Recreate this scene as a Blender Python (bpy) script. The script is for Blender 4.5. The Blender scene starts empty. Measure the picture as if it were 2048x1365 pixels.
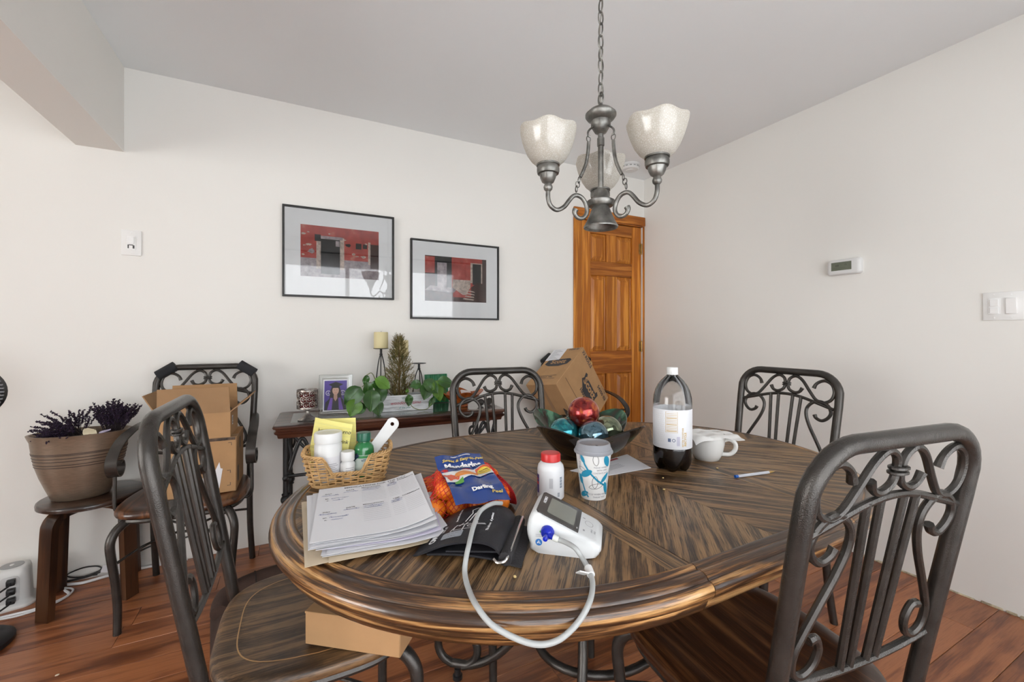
import bpy, bmesh, math, random
from mathutils import Vector, Matrix, Euler, noise as mnoise
random.seed(7)
PI = math.pi
SC = bpy.context.scene
COL = SC.collection

# ---------------------------------------------------------------- camera
CAM = Vector((-2.623, -2.697, 1.15))
YAW = math.radians(62.94)
FWD = Vector((math.cos(YAW), math.sin(YAW), 0))
RGT = Vector((math.sin(YAW), -math.cos(YAW), 0))
cd = bpy.data.cameras.new('camera')
cd.sensor_width = 36.0
cd.lens = 856.0 / 2048.0 * 36.0
cd.shift_y = -14.5 / 2048.0
cd.clip_start = 0.02
cam = bpy.data.objects.new('camera', cd)
cam.location = CAM
cam.rotation_euler = (PI / 2, 0, YAW - PI / 2)
COL.objects.link(cam)
SC.camera = cam

# ---------------------------------------------------------------- colour management
SC.view_settings.view_transform = 'Standard'
SC.view_settings.look = 'None'
SC.view_settings.gamma = 1.0
SC.view_settings.use_curve_mapping = False
SC.view_settings.exposure = -0.01
SC.cycles.use_light_tree = False
SC.cycles.max_bounces = 8
SC.cycles.diffuse_bounces = 4
SC.cycles.glossy_bounces = 3
SC.cycles.transmission_bounces = 4
SC.cycles.transparent_max_bounces = 8
SC.cycles.caustics_reflective = False
SC.cycles.caustics_refractive = False

# ---------------------------------------------------------------- world (bright overcast sky outside the windows)
wd = bpy.data.worlds.new('sky')
SC.world = wd
wd.use_nodes = True
wd.node_tree.nodes['Background'].inputs[0].default_value = (0.86, 0.92, 1.0, 1)
wd.node_tree.nodes['Background'].inputs[1].default_value = 5.0

# ---------------------------------------------------------------- daylight at the windows
WIN_Y = -3.65
WIN_X = -6.6
WIN = [(-3.55, -0.35, 0.25, 2.12)]       # x0, x1, z0, z1 on the wall behind the camera
WINL = (-3.45, -1.55, 0.40, 2.12)        # y0, y1, z0, z1 on the far left wall
for (sx_, sz_, loc_, aim_, en_) in ((3.2, 1.87, (-1.95, WIN_Y - 0.16, 1.185), (0, 1, 0), 64.0), (1.9, 1.72, (WIN_X - 0.16, -2.5, 1.26), (1, 0, 0), 150.0)):
    ld = bpy.data.lights.new('window_daylight', 'AREA')
    ld.shape = 'RECTANGLE'
    ld.size = sx_
    ld.size_y = sz_
    ld.energy = en_
    ld.color = (1.0, 0.982, 0.94)
    lo = bpy.data.objects.new('window_daylight', ld)
    lo.location = loc_
    lo.rotation_euler = Vector(aim_).to_track_quat('-Z', 'Y').to_euler()
    COL.objects.link(lo)

# ---------------------------------------------------------------- geometry helpers
def spot(lat, dep, z):
    """world point measured from the tripod: metres to the right, metres ahead, height"""
    p = CAM + FWD * dep + RGT * lat
    return Vector((p.x, p.y, z))

class MB:
    def __init__(s):
        s.v = []; s.f = []; s.uv = None
    def add(s, g, m=None):
        vs, fs = g[0], g[1]
        o = len(s.v)
        if m is None:
            s.v += [Vector(p) for p in vs]
        else:
            s.v += [m @ Vector(p) for p in vs]
        s.f += [tuple(i + o for i in f) for f in fs]
        return s
    def geo(s):
        return s.v, s.f

def T(x=0, y=0, z=0, rx=0, ry=0, rz=0, s=None):
    m = Matrix.Translation((x, y, z)) @ Euler((rx, ry, rz)).to_matrix().to_4x4()
    if s is not None:
        s = (s, s, s) if not hasattr(s, '__len__') else s
        m = m @ Matrix.Diagonal((s[0], s[1], s[2], 1))
    return m

def xf(g, m):
    return [m @ Vector(p) for p in g[0]], g[1]

def join(*gs):
    b = MB()
    for g in gs: b.add(g)
    return b.geo()

def box(x0, x1, y0, y1, z0, z1):
    v = [(x0, y0, z0), (x1, y0, z0), (x1, y1, z0), (x0, y1, z0), (x0, y0, z1), (x1, y0, z1), (x1, y1, z1), (x0, y1, z1)]
    return v, [(0, 3, 2, 1), (4, 5, 6, 7), (0, 1, 5, 4), (1, 2, 6, 5), (2, 3, 7, 6), (3, 0, 4, 7)]

def rbox(x0, x1, y0, y1, z0, z1, b=0.003, seg=1):
    bm = bmesh.new()
    v, f = box(x0, x1, y0, y1, z0, z1)
    vv = [bm.verts.new(p) for p in v]
    for q in f: bm.faces.new([vv[i] for i in q])
    bmesh.ops.bevel(bm, geom=list(bm.edges), offset=b, segments=seg, profile=0.5, affect='EDGES')
    bm.verts.index_update()
    r = [p.co.copy() for p in bm.verts], [tuple(p.index for p in q.verts) for q in bm.faces]
    bm.free()
    return r

def tube(path, r, n=8, closed=False, cap=True):
    P = [Vector(p) for p in path]
    N = len(P)
    rr = r if hasattr(r, '__len__') else [r] * N
    tan = []
    for i in range(N):
        if closed: d = P[(i + 1) % N] - P[i - 1]
        elif i == 0: d = P[1] - P[0]
        elif i == N - 1: d = P[-1] - P[-2]
        else: d = P[i + 1] - P[i - 1]
        tan.append(d.normalized() if d.length > 1e-9 else Vector((0, 0, 1)))
    a = Vector((0, 0, 1)) if abs(tan[0].z) < 0.9 else Vector((1, 0, 0))
    nrm = (a - tan[0] * a.dot(tan[0])).normalized()
    vs, fs = [], []
    for i in range(N):
        if i:
            q = tan[i - 1].rotation_difference(tan[i])
            nrm = q @ nrm
            nrm = (nrm - tan[i] * nrm.dot(tan[i])).normalized()
        bn = tan[i].cross(nrm)
        for k in range(n):
            t = 2 * PI * k / n
            vs.append(P[i] + nrm * (math.cos(t) * rr[i]) + bn * (math.sin(t) * rr[i]))
    M = N if closed else N - 1
    for i in range(M):
        j = (i + 1) % N
        for k in range(n):
            l = (k + 1) % n
            fs.append((i * n + k, i * n + l, j * n + l, j * n + k))
    if not closed and cap:
        fs.append(tuple(range(n - 1, -1, -1)))
        fs.append(tuple((N - 1) * n + k for k in range(n)))
    return vs, fs

def cr(pts, n=6, closed=False):
    """Catmull-Rom through the points"""
    P = [Vector(p) for p in pts]
    N = len(P)
    out = []
    for i in range(N if closed else N - 1):
        if closed: a, b, c, d = P[i - 1], P[i], P[(i + 1) % N], P[(i + 2) % N]
        else:
            b, c = P[i], P[i + 1]
            a = P[i - 1] if i else b * 2 - c
            d = P[i + 2] if i + 2 < N else c * 2 - b
        for k in range(n):
            t = k / n
            out.append(0.5 * ((2 * b) + (c - a) * t + (2 * a - 5 * b + 4 * c - d) * t * t + (3 * b - a - 3 * c + d) * t ** 3))
    if not closed: out.append(P[-1])
    return out

def lathe(prof, n=32, mod=None):
    vs, fs = [], []
    for j, (r, z) in enumerate(prof):
        for k in range(n):
            t = 2 * PI * k / n
            q = max(r, 1e-5)
            dz = 0
            if mod:
                q, dz = mod(q, z, t, j)
            vs.append(Vector((q * math.cos(t), q * math.sin(t), z + dz)))
    for j in range(len(prof) - 1):
        for k in range(n):
            l = (k + 1) % n
            fs.append((j * n + k, j * n + l, (j + 1) * n + l, (j + 1) * n + k))
    return vs, fs

def prism(poly, z0, z1):
    n = len(poly)
    v = [Vector((p[0], p[1], z0)) for p in poly] + [Vector((p[0], p[1], z1)) for p in poly]
    f = [tuple(range(n - 1, -1, -1)), tuple(range(n, 2 * n))]
    f += [(i, (i + 1) % n, n + (i + 1) % n, n + i) for i in range(n)]
    return v, f

def loft(rings, closed=True, cap0=False, cap1=False):
    n = len(rings[0]); vs = []; fs = []
    for r in rings: vs += [Vector(p) for p in r]
    for j in range(len(rings) - 1):
        for k in range(n if closed else n - 1):
            l = (k + 1) % n
            fs.append((j * n + k, j * n + l, (j + 1) * n + l, (j + 1) * n + k))
    if cap0: fs.append(tuple(range(n - 1, -1, -1)))
    if cap1: fs.append(tuple((len(rings) - 1) * n + k for k in range(n)))
    return vs, fs

def sweep(path, prof, side):
    """profile (a along side, b along the normal) swept on a path whose side axis stays fixed"""
    P = [Vector(p) for p in path]; S = Vector(side).normalized(); rings = []
    for i in range(len(P)):
        d = (P[min(i + 1, len(P) - 1)] - P[max(i - 1, 0)]).normalized()
        nn = d.cross(S).normalized()
        rings.append([P[i] + S * a + nn * b for a, b in prof])
    return loft(rings, True, True, True)

def sphere(r, n=20, m=12, sz=1.0):
    return lathe([(r * math.sin(PI * j / m), -r * sz * math.cos(PI * j / m)) for j in range(m + 1)], n)

def rrect(w, h, r, n=5):
    pts = []
    for cx, cy, a in ((w / 2 - r, h / 2 - r, 0), (-w / 2 + r, h / 2 - r, PI / 2), (-w / 2 + r, -h / 2 + r, PI), (w / 2 - r, -h / 2 + r, 1.5 * PI)):
        for k in range(n + 1):
            t = a + PI / 2 * k / n
            pts.append((cx + r * math.cos(t), cy + r * math.sin(t)))
    return pts

def circ(r, n=24, cx=0, cy=0, sy=1.0):
    return [(cx + r * math.cos(2 * PI * k / n), cy + sy * r * math.sin(2 * PI * k / n)) for k in range(n)]

def sheet(fn, nu, nv, thick=0.0):
    """grid surface fn(u,v)->point, u,v in 0..1, optional thickness along -normal"""
    top = [[Vector(fn(i / nu, j / nv)) for j in range(nv + 1)] for i in range(nu + 1)]
    vs = [p for row in top for p in row]
    W = nv + 1
    fs = [(i * W + j, (i + 1) * W + j, (i + 1) * W + j + 1, i * W + j + 1) for i in range(nu) for j in range(nv)]
    if thick:
        o = len(vs)
        for i in range(nu + 1):
            for j in range(nv + 1):
                a = top[min(i + 1, nu)][j] - top[max(i - 1, 0)][j]
                b = top[i][min(j + 1, nv)] - top[i][max(j - 1, 0)]
                n = a.cross(b).normalized()
                vs.append(top[i][j] - n * thick)
        fs += [tuple(reversed([q + o for q in f])) for f in fs]
        ring = [(i, 0) for i in range(nu)] + [(nu, j) for j in range(nv)] + [(i, nv) for i in range(nu, 0, -1)] + [(0, j) for j in range(nv, 0, -1)]
        ids = [i * W + j for i, j in ring]
        for k in range(len(ids)):
            a, b = ids[k], ids[(k + 1) % len(ids)]
            fs.append((b, a, a + o, b + o))
    return vs, fs

# ---------------------------------------------------------------- object helpers
def mesh(name, g, m, ang=38, uv=None, fix=True):
    vs, fs = g
    me = bpy.data.meshes.new(name)
    me.from_pydata([tuple(p) for p in vs], [], fs)
    if uv is not None:
        lay = me.uv_layers.new(name='UVMap')
        for lp in me.loops: lay.data[lp.index].uv = uv[lp.vertex_index]
    if fix:
        bm = bmesh.new(); bm.from_mesh(me)
        bmesh.ops.recalc_face_normals(bm, faces=bm.faces)
        bm.to_mesh(me); bm.free()
    if m is not None: me.materials.append(m)
    me.shade_smooth()
    if ang is not None:
        try: me.set_sharp_from_angle(angle=math.radians(ang))
        except Exception: pass
    return me

def obj(name, g, m, parent=None, ang=38, uv=None, loc=None, rot=None, label=None, fix=True):
    me = g if isinstance(g, bpy.types.Mesh) else mesh(name, g, m, ang, uv, fix)
    o = bpy.data.objects.new(name, me)
    COL.objects.link(o)
    if parent is not None: o.parent = parent
    if loc is not None: o.location = loc
    if rot is not None: o.rotation_euler = rot
    if label: o['label'] = label
    return o

def tag(o, label, cat, group=None):
    o['label'] = label; o['category'] = cat
    if group: o['group'] = group
    return o

def thing(name, label, cat, loc=(0, 0, 0), rz=0, group=None, rot=None):
    o = bpy.data.objects.new(name, None)
    o.empty_display_size = 0.05
    COL.objects.link(o)
    o.location = loc
    o.rotation_euler = rot if rot is not None else (0, 0, rz)
    return tag(o, label, cat, group)

def struct(name, g, m, parent=None, label=None, ang=30):
    o = obj(name, g, m, parent, ang)
    o['kind'] = 'structure'
    if label: o['label'] = label
    return o

def copy_tree(o, parent=None):
    c = o.copy(); COL.objects.link(c); c.parent = parent
    for ch in list(o.children):
        copy_tree(ch, c)
    return c

def txt_geo(s, size, off=0.0, shear=0.0, align='CENTER', space=1.0, line=1.0, sx=1.0):
    cu = bpy.data.curves.new('lettering', 'FONT')
    cu.body = s; cu.size = size; cu.align_x = align; cu.align_y = 'CENTER'
    cu.offset = off; cu.shear = shear; cu.space_character = space; cu.space_line = line
    cu.resolution_u = 2
    o = bpy.data.objects.new('lettering', cu)
    me = bpy.data.meshes.new_from_object(o)
    g = [Vector((v.co.x * sx, v.co.y, 0)) for v in me.vertices], [tuple(p.vertices) for p in me.polygons]
    bpy.data.objects.remove(o); bpy.data.curves.remove(cu); bpy.data.meshes.remove(me)
    return g

def wrap(g, r, z0=0, a0=0):
    """flat print (x along the girth, y up) wrapped on a cylinder or a function r(z)"""
    out = []
    for p in g[0]:
        rr = (r(p.y + z0) if callable(r) else r)
        a = a0 + p.x / rr
        out.append(Vector((rr * math.cos(a), rr * math.sin(a), p.y + z0)))
    return out, g[1]

def dense(g, cell):
    """subdivide long edges so a flat print can bend"""
    bm = bmesh.new()
    vv = [bm.verts.new(p) for p in g[0]]
    for f in g[1]:
        try: bm.faces.new([vv[i] for i in f])
        except ValueError: pass
    bmesh.ops.triangulate(bm, faces=bm.faces)
    for _ in range(4):
        es = [e for e in bm.edges if e.calc_length() > cell]
        if not es: break
        bmesh.ops.subdivide_edges(bm, edges=es, cuts=1)
        bmesh.ops.triangulate(bm, faces=[f for f in bm.faces if len(f.verts) > 3])
    bm.verts.index_update()
    r = [v.co.copy() for v in bm.verts], [tuple(v.index for v in f.verts) for f in bm.faces]
    bm.free()
    return r

def squiggle(w, h, n, seed, r=0.0004, slant=0.3):
    """a line of handwriting: a flat wavy ribbon"""
    rnd = random.Random(seed)
    pts = []
    x = 0
    while x < w:
        pts.append((x + slant * 0, rnd.uniform(0.0, 0.25) * h)); x += w / n * rnd.uniform(.3, .7)
        hh = h * rnd.choice((0.5, 0.55, 0.6, 1.0))
        pts.append((x + slant * hh, hh)); x += w / n * rnd.uniform(.3, .7)
    c = cr([(a, b, 0) for a, b in pts], 4)
    vs = []; fs = []
    for i, p in enumerate(c):
        d = (c[min(i + 1, len(c) - 1)] - c[max(i - 1, 0)])
        nn = Vector((-d.y, d.x, 0)).normalized() * r
        vs += [p + nn, p - nn]
    for i in range(len(c) - 1): fs.append((2 * i, 2 * i + 1, 2 * i + 3, 2 * i + 2))
    return vs, fs

def line2(pts, r, closed=False):
    """flat ribbon along a 2-D polyline"""
    c = [Vector((p[0], p[1], 0)) for p in pts]
    if closed: c.append(c[0].copy())
    vs = []; fs = []
    for i, p in enumerate(c):
        if closed: d = c[(i + 1) % (len(c) - 1)] - c[(i - 1) % (len(c) - 1)]
        else: d = c[min(i + 1, len(c) - 1)] - c[max(i - 1, 0)]
        nn = Vector((-d.y, d.x, 0)).normalized() * r
        vs += [p + nn, p - nn]
    for i in range(len(c) - 1): fs.append((2 * i, 2 * i + 1, 2 * i + 3, 2 * i + 2))
    return vs, fs

def poly(pts, z=0):
    return [Vector((p[0], p[1], z)) for p in pts], [tuple(range(len(pts)))]

# ---------------------------------------------------------------- materials
MATS = {}
def _new(name):
    m = bpy.data.materials.new(name); m.use_nodes = True
    nt = m.node_tree
    b = nt.nodes['Principled BSDF']
    MATS[name] = m
    return m, nt, b

def mat(name, c, rough=0.5, metal=0.0, var=0.0, vscale=8.0, bump=0.0, bscale=60.0, spec=0.5, coat=0.0, trans=0.0, ior=1.45, alpha=1.0, sss=0.0, stretch=None):
    if name in MATS: return MATS[name]
    m, nt, b = _new(name)
    N, L = nt.nodes, nt.links
    b.inputs['Base Color'].default_value = (*c, 1)
    b.inputs['Roughness'].default_value = rough
    b.inputs['Metallic'].default_value = metal
    b.inputs['Specular IOR Level'].default_value = spec
    b.inputs['Coat Weight'].default_value = coat
    b.inputs['Coat Roughness'].default_value = 0.15
    b.inputs['Transmission Weight'].default_value = trans
    b.inputs['IOR'].default_value = ior
    b.inputs['Alpha'].default_value = alpha
    if sss:
        b.inputs['Subsurface Weight'].default_value = sss
        b.inputs['Subsurface Radius'].default_value = (0.01, 0.008, 0.006)
    if var or bump:
        tc = N.new('ShaderNodeTexCoord')
        src = tc.outputs['Object']
        if stretch:
            mp = N.new('ShaderNodeMapping'); mp.inputs['Scale'].default_value = stretch
            L.new(src, mp.inputs[0]); src = mp.outputs[0]
    if var:
        nz = N.new('ShaderNodeTexNoise'); nz.inputs['Scale'].default_value = vscale; nz.inputs['Detail'].default_value = 5 if vscale > 3 else 1
        L.new(src, nz.inputs['Vector'])
        cm = N.new('ShaderNodeMix'); cm.data_type = 'RGBA'
        cm.inputs[6].default_value = (*[max(0, x * (1 - var)) for x in c], 1)
        cm.inputs[7].default_value = (*[min(1, x * (1 + var)) for x in c], 1)
        mr = N.new('ShaderNodeMapRange'); mr.inputs[1].default_value = 0.3; mr.inputs[2].default_value = 0.7
        L.new(nz.outputs[0], mr.inputs[0]); L.new(mr.outputs[0], cm.inputs[0])
        L.new(cm.outputs[2], b.inputs['Base Color'])
    if bump:
        n2 = N.new('ShaderNodeTexNoise'); n2.inputs['Scale'].default_value = bscale; n2.inputs['Detail'].default_value = 3
        L.new(src, n2.inputs['Vector'])
        bp = N.new('ShaderNodeBump'); bp.inputs['Strength'].default_value = bump; bp.inputs['Distance'].default_value = 0.002
        L.new(n2.outputs[0], bp.inputs['Height']); L.new(bp.outputs[0], b.inputs['Normal'])
    return m

def wood(name, cols, ang=0.0, along=1.2, across=16.0, rough=0.38, use_uv=False, rnd=False, grain=0.55, wear=None, wear_amt=0.5, coat=0.0, fine=1.0, axis='X', ring=3.0, spec=0.5, pore=0.0, vlo=0.62, vhi=1.35):
    """cols: dark, mid, light. Grain runs along the local X axis turned by ang about Z."""
    if name in MATS: return MATS[name]
    m, nt, b = _new(name)
    N, L = nt.nodes, nt.links
    tc = N.new('ShaderNodeTexCoord')
    src = tc.outputs['UV' if use_uv else 'Object']
    r0 = N.new('ShaderNodeMapping'); r0.inputs['Rotation'].default_value = {'X': (0, 0, -ang), 'Z': (0, PI / 2, 0), 'Y': (0, 0, PI / 2)}[axis]
    L.new(src, r0.inputs[0]); src = r0.outputs[0]
    if rnd:
        oi = N.new('ShaderNodeObjectInfo')
        mul = N.new('ShaderNodeMath'); mul.operation = 'MULTIPLY'; mul.inputs[1].default_value = 37.0
        L.new(oi.outputs['Random'], mul.inputs[0])
        ad = N.new('ShaderNodeVectorMath'); ad.operation = 'ADD'
        cb = N.new('ShaderNodeCombineXYZ')
        for k in range(3): L.new(mul.outputs[0], cb.inputs[k])
        L.new(src, ad.inputs[0]); L.new(cb.outputs[0], ad.inputs[1]); src = ad.outputs[0]
    s1 = N.new('ShaderNodeMapping'); s1.inputs['Scale'].default_value = (along, across, across)
    L.new(src, s1.inputs[0])
    n1 = N.new('ShaderNodeTexNoise'); n1.inputs['Scale'].default_value = 1.0; n1.inputs['Detail'].default_value = 4; n1.inputs['Distortion'].default_value = 0.6
    L.new(s1.outputs[0], n1.inputs['Vector'])
    # cathedral rings: contour lines of a stretched noise
    sn = N.new('ShaderNodeMath'); sn.operation = 'MULTIPLY'; sn.inputs[1].default_value = ring * 2 * PI
    L.new(n1.outputs[0], sn.inputs[0])
    si = N.new('ShaderNodeMath'); si.operation = 'SINE'; L.new(sn.outputs[0], si.inputs[0])
    mr = N.new('ShaderNodeMapRange'); mr.inputs[1].default_value = -1; mr.inputs[2].default_value = 1
    L.new(si.outputs[0], mr.inputs[0])
    # fine pores
    s2 = N.new('ShaderNodeMapping'); s2.inputs['Scale'].default_value = (along * 6 * fine, across * 14 * fine, across * 14 * fine)
    L.new(src, s2.inputs[0])
    n2 = N.new('ShaderNodeTexNoise'); n2.inputs['Scale'].default_value = 1.0; n2.inputs['Detail'].default_value = 3
    L.new(s2.outputs[0], n2.inputs['Vector'])
    mx = N.new('ShaderNodeMix'); mx.data_type = 'FLOAT'; mx.inputs[0].default_value = grain
    L.new(mr.outputs[0], mx.inputs[2]); L.new(n2.outputs[0], mx.inputs[3])
    rp = N.new('ShaderNodeValToRGB')
    e = rp.color_ramp.elements
    e[0].position = 0.22; e[0].color = (*cols[0], 1)
    e[1].position = 0.78; e[1].color = (*cols[2], 1)
    q = e.new(0.5); q.color = (*cols[1], 1)
    L.new(mx.outputs[0], rp.inputs[0])
    out = rp.outputs[0]
    if rnd:
        hs = N.new('ShaderNodeHueSaturation')
        mv = N.new('ShaderNodeMapRange'); mv.inputs[3].default_value = vlo; mv.inputs[4].default_value = vhi
        L.new(oi.outputs['Random'], mv.inputs[0]); L.new(mv.outputs[0], hs.inputs['Value'])
        L.new(out, hs.inputs['Color']); out = hs.outputs[0]
    if wear is not None:
        nw = N.new('ShaderNodeTexNoise'); nw.inputs['Scale'].default_value = 5.0; nw.inputs['Detail'].default_value = 6; nw.inputs['Roughness'].default_value = 0.65
        L.new(src, nw.inputs['Vector'])
        mw = N.new('ShaderNodeMapRange'); mw.inputs[1].default_value = 0.42; mw.inputs[2].default_value = 0.68; mw.inputs[4].default_value = wear_amt
        L.new(nw.outputs[0], mw.inputs[0])
        mm = N.new('ShaderNodeMath'); mm.operation = 'MULTIPLY'
        inv = N.new('ShaderNodeMath'); inv.operation = 'MULTIPLY_ADD'; inv.inputs[1].default_value = 0.7; inv.inputs[2].default_value = 0.45
        L.new(n2.outputs[0], inv.inputs[0]); L.new(mw.outputs[0], mm.inputs[0]); L.new(inv.outputs[0], mm.inputs[1])
        cw = N.new('ShaderNodeMix'); cw.data_type = 'RGBA'; cw.inputs[7].default_value = (*wear, 1)
        L.new(mm.outputs[0], cw.inputs[0]); L.new(out, cw.inputs[6]); out = cw.outputs[2]
    if pore:
        s3 = N.new('ShaderNodeMapping'); s3.inputs['Scale'].default_value = (along * 5 * fine, across * 9 * fine, across * 9 * fine)
        L.new(src, s3.inputs[0])
        n3 = N.new('ShaderNodeTexNoise'); n3.inputs['Scale'].default_value = 1.0; n3.inputs['Detail'].default_value = 2; n3.inputs['Roughness'].default_value = 0.6
        L.new(s3.outputs[0], n3.inputs['Vector'])
        # pores gather along the rings
        ma_ = N.new('ShaderNodeMath'); ma_.operation = 'MULTIPLY_ADD'; ma_.inputs[1].default_value = -0.16
        L.new(mr.outputs[0], ma_.inputs[0]); L.new(n3.outputs[0], ma_.inputs[2])
        pm = N.new('ShaderNodeMapRange'); pm.inputs[1].default_value = 0.43; pm.inputs[2].default_value = 0.50; pm.inputs[4].default_value = pore
        L.new(ma_.outputs[0], pm.inputs[0])
        cp = N.new('ShaderNodeMix'); cp.data_type = 'RGBA'; cp.inputs[7].default_value = (*[q * 0.45 for q in cols[0]], 1)
        L.new(pm.outputs[0], cp.inputs[0]); L.new(out, cp.inputs[6]); out = cp.outputs[2]
    L.new(out, b.inputs['Base Color'])
    b.inputs['Roughness'].default_value = rough
    b.inputs['Coat Weight'].default_value = coat
    b.inputs['Specular IOR Level'].default_value = spec
    bp = N.new('ShaderNodeBump'); bp.inputs['Strength'].default_value = 0.25; bp.inputs['Distance'].default_value = 0.001
    L.new(mx.outputs[0], bp.inputs['Height']); L.new(bp.outputs[0], b.inputs['Normal'])
    return m

def thin_glass(name, c=(1, 1, 1), refl=0.5, rough=0.0, tint=1.0):
    """pane: see-through plus a mirror share that grows towards grazing angles"""
    if name in MATS: return MATS[name]
    m, nt, b = _new(name)
    N, L = nt.nodes, nt.links
    N.remove(b)
    tr = N.new('ShaderNodeBsdfTransparent'); tr.inputs[0].default_value = (*c, 1)
    gl = N.new('ShaderNodeBsdfGlossy'); gl.inputs['Roughness'].default_value = rough
    fr = N.new('ShaderNodeFresnel'); fr.inputs[0].default_value = 1.5
    mu = N.new('ShaderNodeMath'); mu.operation = 'MULTIPLY'; mu.inputs[1].default_value = refl; mu.use_clamp = True
    L.new(fr.outputs[0], mu.inputs[0])
    mx = N.new('ShaderNodeMixShader')
    L.new(mu.outputs[0], mx.inputs[0]); L.new(tr.outputs[0], mx.inputs[1]); L.new(gl.outputs[0], mx.inputs[2])
    L.new(mx.outputs[0], N['Material Output'].inputs[0])
    return m

def translucent(name, c, tl=0.5, tr=0.0):
    if name in MATS: return MATS[name]
    m, nt, b = _new(name)
    N, L = nt.nodes, nt.links
    N.remove(b)
    d = N.new('ShaderNodeBsdfDiffuse'); d.inputs[0].default_value = (*c, 1)
    t = N.new('ShaderNodeBsdfTranslucent'); t.inputs[0].default_value = (*c, 1)
    mx = N.new('ShaderNodeMixShader'); mx.inputs[0].default_value = tl
    L.new(d.outputs[0], mx.inputs[1]); L.new(t.outputs[0], mx.inputs[2])
    o = mx.outputs[0]
    if tr:
        x = N.new('ShaderNodeBsdfTransparent'); m2 = N.new('ShaderNodeMixShader'); m2.inputs[0].default_value = tr
        L.new(o, m2.inputs[1]); L.new(x.outputs[0], m2.inputs[2]); o = m2.outputs[0]
    L.new(o, N['Material Output'].inputs[0])
    return m

M_WALL = mat('wall_paint', (0.79, 0.775, 0.735), 0.75, var=0.02, vscale=1.3, spec=0.25)
M_CEIL = mat('ceiling_paint', (0.83, 0.845, 0.85), 0.85, var=0.015, vscale=1.0, spec=0.2)
M_BEAM = mat('beam_paint', (0.81, 0.79, 0.75), 0.75, var=0.02, vscale=1.3, spec=0.25)
M_IRON = mat('hammered_iron', (0.058, 0.053, 0.048), 0.27, 0.6, var=0.18, vscale=30, bump=0.30, bscale=520)
M_IRON2 = mat('console_iron', (0.03, 0.03, 0.031), 0.42, 0.5, bump=0.2, bscale=200)
M_BRASS = mat('brass', (0.62, 0.42, 0.15), 0.3, 1.0)
M_WHITE = mat('white_plastic', (0.68, 0.68, 0.67), 0.35)
M_BLACK = mat('black_plastic', (0.012, 0.012, 0.013), 0.4)
M_KRAFT = mat('kraft_cardboard', (0.40, 0.235, 0.115), 0.8, var=0.06, vscale=14, bump=0.03, bscale=300, spec=0.2)
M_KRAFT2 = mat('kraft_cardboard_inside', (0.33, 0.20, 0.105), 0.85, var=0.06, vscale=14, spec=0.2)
M_PAPER = mat('white_paper', (0.70, 0.70, 0.725), 0.75, spec=0.25)
M_INK = mat('black_ink', (0.03, 0.03, 0.035), 0.6)
M_GINK = mat('grey_ink', (0.33, 0.33, 0.35), 0.7)
M_BINK = mat('blue_ink', (0.08, 0.10, 0.32), 0.6)
M_WINK = mat('white_print', (0.78, 0.79, 0.80), 0.6)
# ================================================================ THE ROOM
H = 2.44
XL = -6.6
# floor: boards one by one, running along the back wall
M_SUB = mat('floor_gap', (0.03, 0.014, 0.008), 0.8)
M_PLANK = wood('floor_laminate', [(0.15, 0.046, 0.020), (0.27, 0.090, 0.034), (0.37, 0.137, 0.054)], along=1.6, across=15.0, rough=0.30, rnd=True, grain=0.5, ring=2.2, pore=0.22, vlo=0.80, vhi=1.18)
floor = struct('floor', box(XL, 0.05, -3.7, 0.05, -0.06, -0.008), M_SUB, label='red brown laminate floor of long boards')
PW, PL = 0.127, 1.21
plank_me = mesh('plank', rbox(0, PL - 0.0012, 0, PW - 0.0012, -0.008, 0.0, 0.0012), M_PLANK)
row = 0
y = 0.0
rp = random.Random(3)
while y > -3.66:
    x = 0.0 - rp.uniform(0.1, PL)
    x0 = 0.0
    first = True
    while x0 > -4.55:
        x1 = (x if first else x0 - PL)
        if first:
            L0 = x0 - x1
            me = mesh('plank', rbox(0, L0 - 0.0012, 0, PW - 0.0012, -0.008, 0.0, 0.0012), M_PLANK)
            first = False
        else:
            me = plank_me
        o = obj('plank', me, None, floor, loc=(x1, y - PW, 0))
        x0 = x1
    y -= PW
rest = obj('far_boards', box(XL, -4.55, -3.66, 0, -0.008, -0.0006), M_PLANK, floor)

ceiling = struct('ceiling', box(XL, 0.05, -3.75, 0.05, H, H + 0.08), M_CEIL, label='flat pale grey painted ceiling')
# back wall with the doorway cut out
DX0, DX1, DZ = -0.652, -0.017, 2.045
wall_back = struct('wall_back', join(box(XL, DX0, 0, 0.12, 0, H), box(DX0, DX1, 0, 0.12, DZ, H), box(DX1, 0.05, 0, 0.12, 0, H), box(DX0, DX1, 0.10, 0.12, 0, DZ)), M_WALL, label='off white back wall with pictures and a door')
wall_right = struct('wall_right', box(0, 0.12, -3.75, 0.12, 0, H), M_WALL, label='off white right wall with thermostat and switches')
wall_left = struct('wall_left', join(box(XL - 0.12, XL, -3.75, WINL[0], 0, H), box(XL - 0.12, XL, WINL[1], 0.12, 0, H), box(XL - 0.12, XL, WINL[0], WINL[1], 0, WINL[2]), box(XL - 0.12, XL, WINL[0], WINL[1], WINL[3], H)), M_WALL)
g = MB()
xs = [XL] + [v for w in sorted(WIN) for v in w[:2]] + [0.0]
for a, b_ in zip(xs[0::2], xs[1::2]): g.add(box(a, b_, WIN_Y - 0.12, WIN_Y, 0, H))
for x0, x1, z0, z1 in WIN:
    g.add(box(x0, x1, WIN_Y - 0.12, WIN_Y, 0, z0)); g.add(box(x0, x1, WIN_Y - 0.12, WIN_Y, z1, H))
wall_front = struct('wall_front', g.geo(), M_WALL)
beam = struct('trim_1', box(-3.525, -3.352, WIN_Y, 0.0, 2.03, H), M_BEAM, label='dropped ceiling beam with square edges')
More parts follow.
